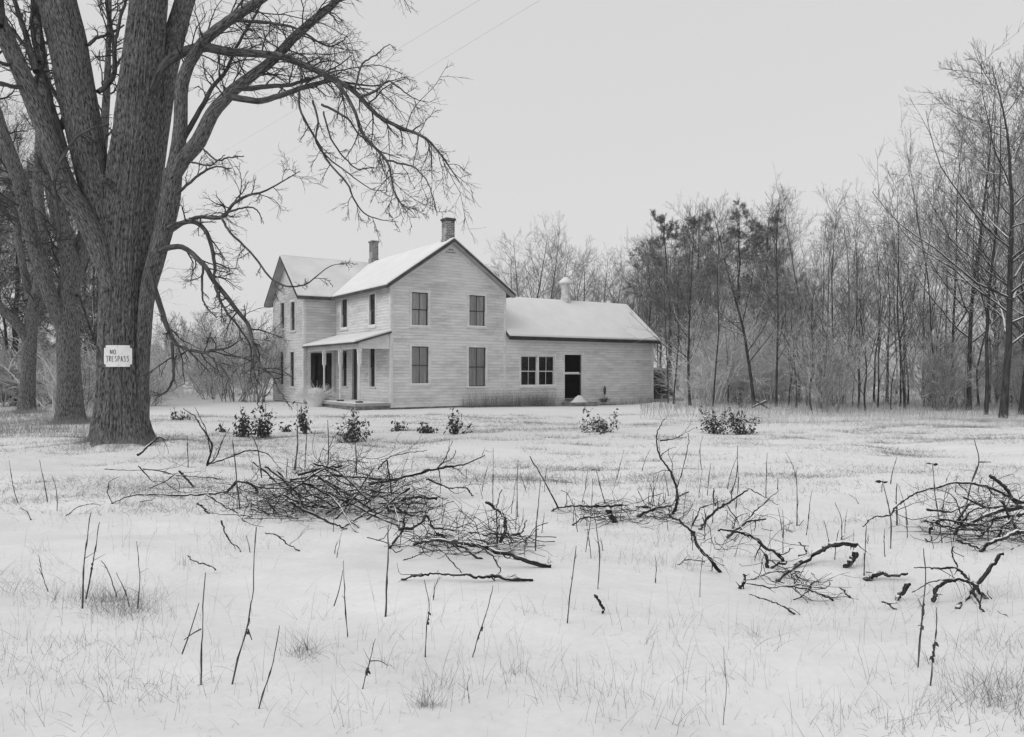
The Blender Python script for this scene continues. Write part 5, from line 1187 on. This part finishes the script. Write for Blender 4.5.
# ------------------------------------------------------------------ dry weed stalks
def weed(pts, w, label=None, leafy=0, side=None, tip_leaf=False, r=None):
    """pts: base pixel first (where it enters the snow), then up the stalk; stands in the plane of its base."""
    r_ = np.random.default_rng(int(pts[0][0]*11+pts[0][1]*3)); d = D(*pts[0]); base = G(*pts[0]); q0 = [P(px, py, d) for px, py in pts]; lean = r_.normal()*.05
    for k, q in enumerate(q0): q[1] += lean*(q[2]-q0[0][2])
    q0[0] = q0[0]-np.array([0, 0, .03]); rb = w/2*d/F
    q_, rr = resample(q0, np.linspace(rb, rb*.45, len(q0)), 14); nz_ = np.cumsum(r_.normal(size=q_.shape), 0); nz_ -= np.linspace(0, 1, 14)[:, None]*nz_[-1]; q_ += nz_*.0016; rr = rr*.8*(1+.15*r_.normal(size=14)); rr[r_.integers(2, 12, size=2)] *= 1.5
    bt = [(q_[None], rr[None], 6)]
    if side: 
        for s in side:
            s0 = np.array([P(px, py, d) for px, py in s]); s1_, s2_ = resample(s0, np.linspace(rb*.8, rb*.4, len(s0)), 8); bt.append((s1_[None], s2_[None], 5))
    sp_ = grow(q_[None], rr[None], int(r_.integers(0, 4)), .35, .95, 35, 12, .05, .5, 4, .1, .02, .6, .0009, r_); bt.append((sp_[0], sp_[1], 4))
    t = empty('weed_stalk', base); tag(t, label or 'short bare dry stalk poking through the snow', 'stalk', 'dry weed stalks in the snowy field')
    link('stem', tubes('stem', bt, M['stalk'], base), t)
    n = leafy*5+(2 if tip_leaf else 0)
    if n:
        zt = r_.uniform(.30, .52, leafy*5) if leafy else np.zeros(0); zt = np.concatenate([zt, np.full(2 if tip_leaf else 0, .99)])
        p, T = interp(q_[None], zt[None]); p = p[0]; dd = norm(r_.normal(size=p.shape)*.25+np.array([0, 0, -1])); 
        if tip_leaf: dd[-2:] = norm(np.array([[-1, .2, .05], [.9, .3, -.1]]))
        v, f_ = leaf_mesh(p-base, dd, r_.uniform(.018, .036, n) if not tip_leaf else np.full(n, .06), r_)
        link('leaf', mesh_np('leaf', v, f_, M['leaf'], False, tri=True), t)
    return t
Wd = [
 ([(82, 608.5), (84, 570), (87, 540), (91, 512.6)], 2.0, 'taller of the twin stalks low in the field before the maple', 0, None, False),
 ([(84.6, 599), (92, 570), (96, 545), (99.6, 522)], 1.8, 'twin stalk with a small dark leaf curl, leaning away', 1, None, False),
 ([(137, 609), (140, 580), (137, 541)], 1.3, 'gently bowed pale stalk beside the grass tuft', 0, None, False),
 ([(201, 685), (201, 650), (202, 610), (205, 573)], 2.0, 'upright stalk with a broken bent side arm', 0, [[(201, 629), (192, 634), (184, 640)], [(182, 654), (190, 632), (199, 603)]], False),
 ([(230.5, 683.7), (239, 655), (248, 629), (252, 605), (256, 591), (258, 555), (261, 524)], 2.2, 'long kinked stalk with a withered leaf knot at its bend', 1, [[(248, 629), (252, 640)]], False),
 ([(256.4, 709), (266, 685), (274, 655), (280, 625)], 2.0, 'bare leaning stalk at the bottom of the field', 0, None, False),
 ([(18.8, 503), (12, 485), (7.5, 460)], 1.1, 'hair-thin stalk furthest from the house', 0, None, False),
 ([(48, 502), (43, 480), (38, 460)], 1.2, 'thin stalk second from the field corner', 0, None, False),
 ([(57, 511), (56, 492), (51, 475)], 1.0, 'short thin stalk beside the hooped twig', 0, None, False),
 ([(49, 592), (43, 575), (39, 554)], 1.1, 'small leaning stalk with bare tip near the grass drift', 0, [[(43, 577), (39, 568)]], False),
 ([(118, 597), (109, 576), (98, 562)], 1.5, 'curved stalk bending over the grass tuft', 0, None, False),
 ([(130, 607), (124, 590), (115, 573)], 1.4, 'second curved stalk bending over the grass tuft', 0, None, False),
 ([(32, 520), (27, 513), (20, 507)], 1.2, 'tiny slanting twig stuck in the smooth snow', 0, None, False),
 ([(385.2, 616.5), (386.5, 580), (388.5, 550), (388, 525)], 2.4, 'thick straight stalk in front of the large brush pile', 0, None, False),
 ([(347.5, 637), (346, 612), (344, 585), (343, 561)], 1.6, 'slim stalk with a forked side shoot before the brush pile', 0, [[(334, 606), (339, 590), (343, 570)]], False),
 ([(425.7, 657), (428, 632), (431, 608), (427, 592), (424, 580)], 1.8, 'stalk with a hanging curl of leaf below the pile', 1, None, False),
 ([(472, 657.5), (479, 635), (487, 610), (493, 585.5)], 1.8, 'slanting stalk with a dark leaf curl below the longest limb', 1, None, False),
 ([(360.6, 689), (365, 675), (369, 662), (372, 650), (375, 640)], 1.6, 'small stalk with one arching side leaf low in the field', 1, [[(369, 661), (380, 661), (388.5, 666)]], False),
 ([(469, 703), (469, 688), (469, 673)], .9, 'faint little stalk at the lower middle of the field', 0, None, False),
 ([(433, 600), (436, 588), (440, 577)], 1.4, 'short stalk leaning by the lowest straight branch', 0, None, False),
 ([(567, 623), (570, 600), (573, 572), (576, 545)], 1.9, 'tall stalk by the sawn end of the longest limb', 0, None, False),
 ([(598, 589), (599, 560), (596, 530), (594, 510)], 1.6, 'bowed stalk rising before the centre heap', 0, None, False),
 ([(606, 503), (600, 485), (596, 470)], 1.5, 'stalk tipped with a dark leaf behind the centre heap', 0, None, True),
 ([(585, 552), (589, 530), (592, 500), (592, 478)], 1.2, 'thin stalk between the sawn end and the centre heap', 0, None, False),
 ([(918, 667), (921, 635), (923, 605), (926, 575), (925, 549)], 2.2, 'stalk with a long dangling leaf near the crossed branches', 2, None, False),
 ([(930, 686), (932, 655), (935, 630), (934, 606)], 1.8, 'stalk with a shredded seed head, lowest near the crossed branches', 3, None, False),
 ([(863.5, 575.5), (866, 552), (868, 526)], 1.5, 'stalk standing beside the lone black chunk', 0, [[(866, 572), (874, 573)]], False),
 ([(890, 548.5), (890, 520), (887, 500), (882, 481)], 1.7, 'stalk tipped with one dark leaf like a flag', 0, None, True),
 ([(897, 525), (896, 503), (896, 483)], 2.0, 'dark straight stalk behind the flag-leafed one', 0, None, False),
 ([(908, 525), (905, 505), (899, 485)], 1.0, 'pale leaning stalk beside the dark straight one', 0, None, False),
 ([(942.5, 543), (938, 515), (934, 490), (932, 463)], 1.5, 'stalk with a flat leaf on top, rising through the arching branch', 0, None, True),
 ([(842, 539), (841, 518), (835, 502)], 1.2, 'curved stalk above the raised end of the heavy log', 0, None, False),
 ([(829, 543), (826, 530), (823, 520)], 1.0, 'short stalk above the middle of the heavy log', 0, None, False),
 ([(806, 535), (809, 515), (812, 492)], 1.2, 'slightly leaning stalk behind the heavy log', 0, None, False),
 ([(797, 526), (798, 500), (797, 469)], 1.5, 'tall dark stalk behind the foot of the heavy log', 0, [[(790, 545), (796, 530), (804, 520)]], False),
 ([(783, 553), (784, 530), (783, 510)], 1.2, 'stalk by the forked black knot', 0, None, False),
 ([(766, 497), (766, 475), (767, 453)], 1.2, 'thin vertical stalk beyond the centre heap', 0, None, False),
 ([(730, 494), (737, 475), (738.6, 446)], 1.5, 'curving stalk behind the stout slanting branch', 0, None, False),
 ([(965.4, 506), (971, 484), (979, 461.5), (975, 440)], 1.8, 'kinked tall stalk behind the edge heap', 0, [[(979, 462), (991, 462)]], False),
 ([(535.4, 551), (537, 520), (540.4, 480)], 1.8, 'straight stalk beyond the sawn end of the limb', 0, None, False),
 ([(517.5, 517), (517, 490), (518, 460)], 1.6, 'straight stalk with a bent top behind the black fork', 0, None, False),
 ([(493, 509), (493, 480), (493, 448)], 1.2, 'tall hair-thin stalk between pile and open snow', 0, None, False),
 ([(511, 514), (513, 498), (516, 480)], 1.1, 'slight stalk next to the bent-topped one', 0, None, False),
 ([(356.7, 478), (356, 460), (355, 443)], 1.8, 'stalk standing before the widest leafy shrub', 0, None, False),
 ([(188.4, 467.5), (188, 450), (188, 435)], 1.2, 'short stalk between the maple root and the upright fork', 0, None, False),
 ([(240, 508), (237, 480), (234, 450), (233, 440)], 1.8, 'dark stalk rising past the crooked elbow', 0, None, False),
 ([(262, 478), (257, 450), (250, 433)], 1.6, 'stalk in front of the pointed leafy shrub', 0, None, False),
 ([(295, 470), (297, 445), (296, 425)], 2.2, 'dark stalk before the slim upright shrub', 1, None, False),
 ([(305, 468), (306, 445), (307, 430)], 1.4, 'thin stalk just below the slim upright shrub', 0, None, False),
 ([(328, 470), (329, 450), (328, 420)], 1.6, 'stalk beside the widest leafy shrub, maple side', 0, None, False),
 ([(723, 725), (726, 690), (723.7, 645.7)], 1.0, 'pale faint stalk at the lower edge of the field', 0, None, False),
 ([(616, 480), (620, 465), (624, 450)], 1.0, 'faint stalk between the lone shrub and the centre heap', 0, None, False),
 ([(652, 512), (654, 490), (653, 472)], 1.1, 'faint stalk behind the middle of the centre heap', 0, None, False),
 ([(736, 508), (739, 480), (738, 463)], 1.2, 'stalk beyond the vertical stub', 0, None, False),
 ([(702, 470), (700, 450), (703, 436)], .9, 'fine stalk below the ragged leafy shrub', 0, None, False),
 ([(655, 583), (656, 565), (655, 555)], 1.1, 'little stalk beside the tail branch', 0, None, False),
 ([(700, 597), (701, 570), (703, 550)], .9, 'fine stalk beyond the end of the tail branch', 0, None, False),
]
for pts, w, lab, lf, sd_, tl_ in Wd: weed(pts, w, lab, lf, sd_, tl_)
r9 = np.random.default_rng(99)
for k in range(70):
    px = r9.uniform(220, 1010); py = r9.uniform(470, 560); h_ = r9.uniform(10, 34); ln_ = r9.normal()*5
    weed([(px, py), (px+ln_*.4, py-h_*.5), (px+ln_, py-h_)], r9.uniform(.7, 1.3), 'short bare dry stalk poking through the snow among the brush heaps')

# ------------------------------------------------------------------ grasses
def blades(name, xy, hgt, rad, m, label, seed, lean=.35, N=4, bend=.25, origin=None):
    r_ = np.random.default_rng(seed); n = len(xy); az = r_.random(n)*6.28; ln = np.abs(r_.normal(size=n))*lean
    d = norm(np.stack([np.cos(az)*ln, np.sin(az)*ln, np.ones(n)], -1)); p = np.stack([xy[:, 0], xy[:, 1], hz(xy[:, 0], xy[:, 1])-.01], -1); pts = [p]; sag = r_.random(n)*bend
    for i in range(N-1):
        d = norm(d+np.stack([np.cos(az)*sag, np.sin(az)*sag, -sag*.9*i], -1)*.6); p = p+d*(hgt/(N-1))[:, None]; pts.append(p)
    a_ = np.stack(pts, 1); rr = rad[:, None]*(1-np.linspace(0, 1, N)*.75)[None]
    o_ = link(name, tubes(name, [(a_, rr, 3)], M[m])); tag(o_, label, 'grass', kind='stuff'); return o_
def patch(x, y): return .6*vn(.28*x+40, .55*y+11)+.4*vn(.8*x+3, 1.9*y+70)
def scatter(n, x0, x1, y0, y1, seed, power=1.0, f_=patch, thr=.35, persp=True):
    r_ = np.random.default_rng(seed); y = y0+(y1-y0)*r_.random(n*3)**power; x = (r_.random(n*3)*2-1)*.74*y if persp else x0+(x1-x0)*r_.random(n*3)
    k = f_(x, y)+.10*r_.normal(size=len(x)) > thr; xy = np.stack([x, y], -1)[k][:n]; return xy
r4 = np.random.default_rng(4)
xy = scatter(26000, 0, 0, 7.5, 27, 41, .8, thr=.47); n = len(xy); blades('field_grass', xy, r4.uniform(.02, .085, n)*(.7+.3*np.clip((xy[:, 1]-8)/8, 0, 1.5)), r4.uniform(.0012, .0024, n), 'grass', 'pale stubble of dry grass tips across the snowy field', 42, 1.1, bend=.6)
# denser streaky tussocks
tx = scatter(900, 0, 0, 7.5, 27, 43, .8, patch, .54); cl = []
for x, y in tx:
    m_ = r4.integers(25, 90); sc2 = r4.uniform(.15, .5); cl.append(np.stack([x+r4.normal(size=m_)*sc2, y+r4.normal(size=m_)*sc2*.28], -1))
xy = np.concatenate(cl); n = len(xy); blades('tussock_grass', xy, r4.uniform(.04, .15, n), r4.uniform(.0012, .0024, n), 'grass_dark', 'streaky tussocks of dry grass in the middle distance', 44, .9, bend=.6)
# near grass
xy = scatter(3000, 0, 0, 3.0, 9.5, 45, 1.0, thr=.46); n = len(xy); blades('near_grass', xy, .02+.13*r4.random(n)**2.2, r4.uniform(.0004, .0010, n), 'grass', 'sparse thin grass blades pricking the foreground snow', 46, 1.3, N=4, bend=.15)
xy = scatter(900, 0, 0, 3.2, 12, 145, .9, thr=.40); n = len(xy); blades('fine_stems', xy, r4.uniform(.06, .34, n), r4.uniform(.0006, .0012, n), 'grass', 'fine pale upright stems scattered through the snow', 146, .22, N=6, bend=.14)
tx = scatter(160, 0, 0, 3.0, 9, 47, 1.0, thr=.42); cl = []
for x, y in tx:
    m_ = r4.integers(6, 22); sc2 = r4.uniform(.03, .22); cl.append(np.stack([x+r4.normal(size=m_)*sc2, y+r4.normal(size=m_)*sc2*.5], -1))
spots = [(105, 603, 160, .16), (122, 610, 140, .12), (135, 618, 80, .12), (300, 655, 60, .06), (80, 598, 90, .22), (15, 588, 70, .18), (60, 700, 90, .3), (100, 680, 90, .25), (45, 660, 90, .3), (92, 444, 60, .18), (110, 452, 60, .2), (135, 452, 70, .2), (160, 446, 60, .2), (115, 600, 90, .10), (128, 612, 80, .08), (95, 595, 40, .15), (425, 706, 70, .03), (305, 650, 40, .03), (985, 700, 150, .12), (1005, 690, 120, .12), (960, 712, 60, .12), (905, 725, 70, .14), (830, 730, 70, .2), (60, 650, 40, .25), (30, 640, 30, .3), (20, 590, 50, .2), (60, 590, 40, .2), (600, 690, 30, .2), (680, 720, 30, .2), (1000, 650, 40, .1), (560, 680, 20, .2), (620, 560, 80, .25), (650, 545, 60, .2), (240, 540, 60, .2), (260, 520, 50, .2)]
for px, py, m_, sp_ in spots:
    g_ = G(px, py); cl.append(np.stack([g_[0]+r4.normal(size=m_)*sp_, g_[1]+r4.normal(size=m_)*sp_*.7], -1))
xy = np.concatenate(cl); n = len(xy); blades('near_tufts', xy, .03+.17*r4.random(n)**1.5, r4.uniform(.0005, .0012, n), 'grass_dark', 'loose tufts of bent dry grass in the foreground snow', 48, .7, N=5, bend=.16)
# long pale grass along the foot of the wood and around the old trees
def band(name, px0, px1, y0, y1, n, h0, h1, m, label, seed, rad=(.002, .0035), lean=.3):
    r_ = np.random.default_rng(seed); px = r_.uniform(px0, px1, n); y = r_.uniform(y0, y1, n); xy = np.stack([(px-CX)/F*y, y], -1)
    blades(name, xy, r_.uniform(h0, h1, n), r_.uniform(*rad, n), m, label, seed+1, lean)
band('wood_edge_weeds', 640, 1100, 25, 37, 4200, .20, .75, 'grass_dark', 'grey dry weeds standing along the foot of the wood', 61, (.002, .004), .22)
band('wood_edge_grass', 700, 1120, 21, 37, 12000, .06, .30, 'grass_frost', 'long pale frosted grass along the foot of the wood', 51, (.003, .005))
r_ = np.random.default_rng(57); n = 1500; a_ = r_.uniform(np.pi*.9, np.pi*2.2, n); q = .50+np.abs(r_.normal(size=n))*.28; xy = np.stack([TREE_AT[0]+q*np.cos(a_), TREE_AT[1]+q*np.sin(a_)], -1)
blades('trunk_foot_grass', xy, r_.uniform(.06, .24, n), r_.uniform(.0012, .0026, n), 'grass', 'dry grass bunched around the foot of the big maple', 58, .5, N=5)
for (cx3, cy3, r3) in ((float(b2_[0]), float(b2_[1]), .42), (float(b3_[0]), float(b3_[1]), .3)):
    r_ = np.random.default_rng(59); n = 700; a_ = r_.uniform(0, 6.28, n); q = r3+np.abs(r_.normal(size=n))*.3; xy = np.stack([cx3+q*np.cos(a_), cy3+q*np.sin(a_)], -1)
    blades('trunk_foot_grass', xy, r_.uniform(.08, .34, n), r_.uniform(.002, .004, n), 'grass', 'dry grass bunched around the foot of an old tree', 60, .5, N=5)
band('old_tree_grass', -80, 110, 17, 29, 9000, .08, .30, 'grass', 'pale grass drift around the old trees', 53, (.002, .004))
r_ = np.random.default_rng(55); n = 2600; lx = np.where(r_.random(n) < .55, r_.uniform(3.3, 8.4, n), r_.uniform(5.4, 15.4, n)); ly = -.12-np.abs(r_.normal(size=n))*.35
xy = np.array([to_w(a_, b_) for a_, b_ in zip(lx, ly)]); blades('foundation_weeds', xy, r_.uniform(.15, .85, n)*np.where(lx < 8.4, 1, .5), r_.uniform(.002, .0045, n), 'grass_dark', 'rank dry weeds standing along the kitchen wing wall', 56, .18, N=5, bend=.12)
g_ = np.array(to_w(ux(601.5), -.25)); o_ = empty('mullein_stalk', (*g_, 0)); tag(o_, 'dark dead mullein spike standing against the kitchen wing wall', 'dead plant')
link('spike', lathe('spike', [(.012, 0), (.012, .35), (.05, .42), (.07, .55), (.065, .68), (.03, .78), (.001, .8)], 'leaf', 8), o_)
link('leaf', fountain(77, 60, .25, .008, 'leaf'), o_)

# ------------------------------------------------------------------ overhead wires
for (a_, b_, lab) in (((560, -20, 18), (120, 250, 60), 'lower thin wire crossing the sky above the farmhouse'), ((500, -20, 18.2), (112, 214, 60), 'upper thin wire crossing the sky above the farmhouse')):
    p0, p1 = P(*a_), P(*b_); ex_ = p0-(p1-p0)*.35; t = np.linspace(0, 1, 60)[:, None]; q_ = ex_*(1-t)+p1*t; q_[:, 2] -= .25*np.sin(np.pi*t[:, 0])
    o_ = link('utility_wire', tubes('utility_wire', [(q_[None], np.full((1, 60), .0019), 5)], M['roofing'], q_[0]), None, q_[0]); tag(o_, lab, 'wire', 'overhead wires')

# ------------------------------------------------------------------ the damp snowy air
hm = boxes_mesh('haze', [(-300, 300, -300, 300, -3, 32)], M['snow']); hm.materials.clear()
vm = bpy.data.materials.new('winter_air'); vm.use_nodes = True; nt = vm.node_tree; nt.nodes.clear()
vo = nt.nodes.new('ShaderNodeOutputMaterial'); pv = nt.nodes.new('ShaderNodeVolumePrincipled'); pv.inputs['Color'].default_value = (.98, .98, .98, 1); pv.inputs['Density'].default_value = HAZE
nt.links.new(pv.outputs[0], vo.inputs['Volume']); hm.materials.append(vm)
tag(link('haze', hm), 'pale winter haze hanging over the whole field', 'haze', kind='stuff')
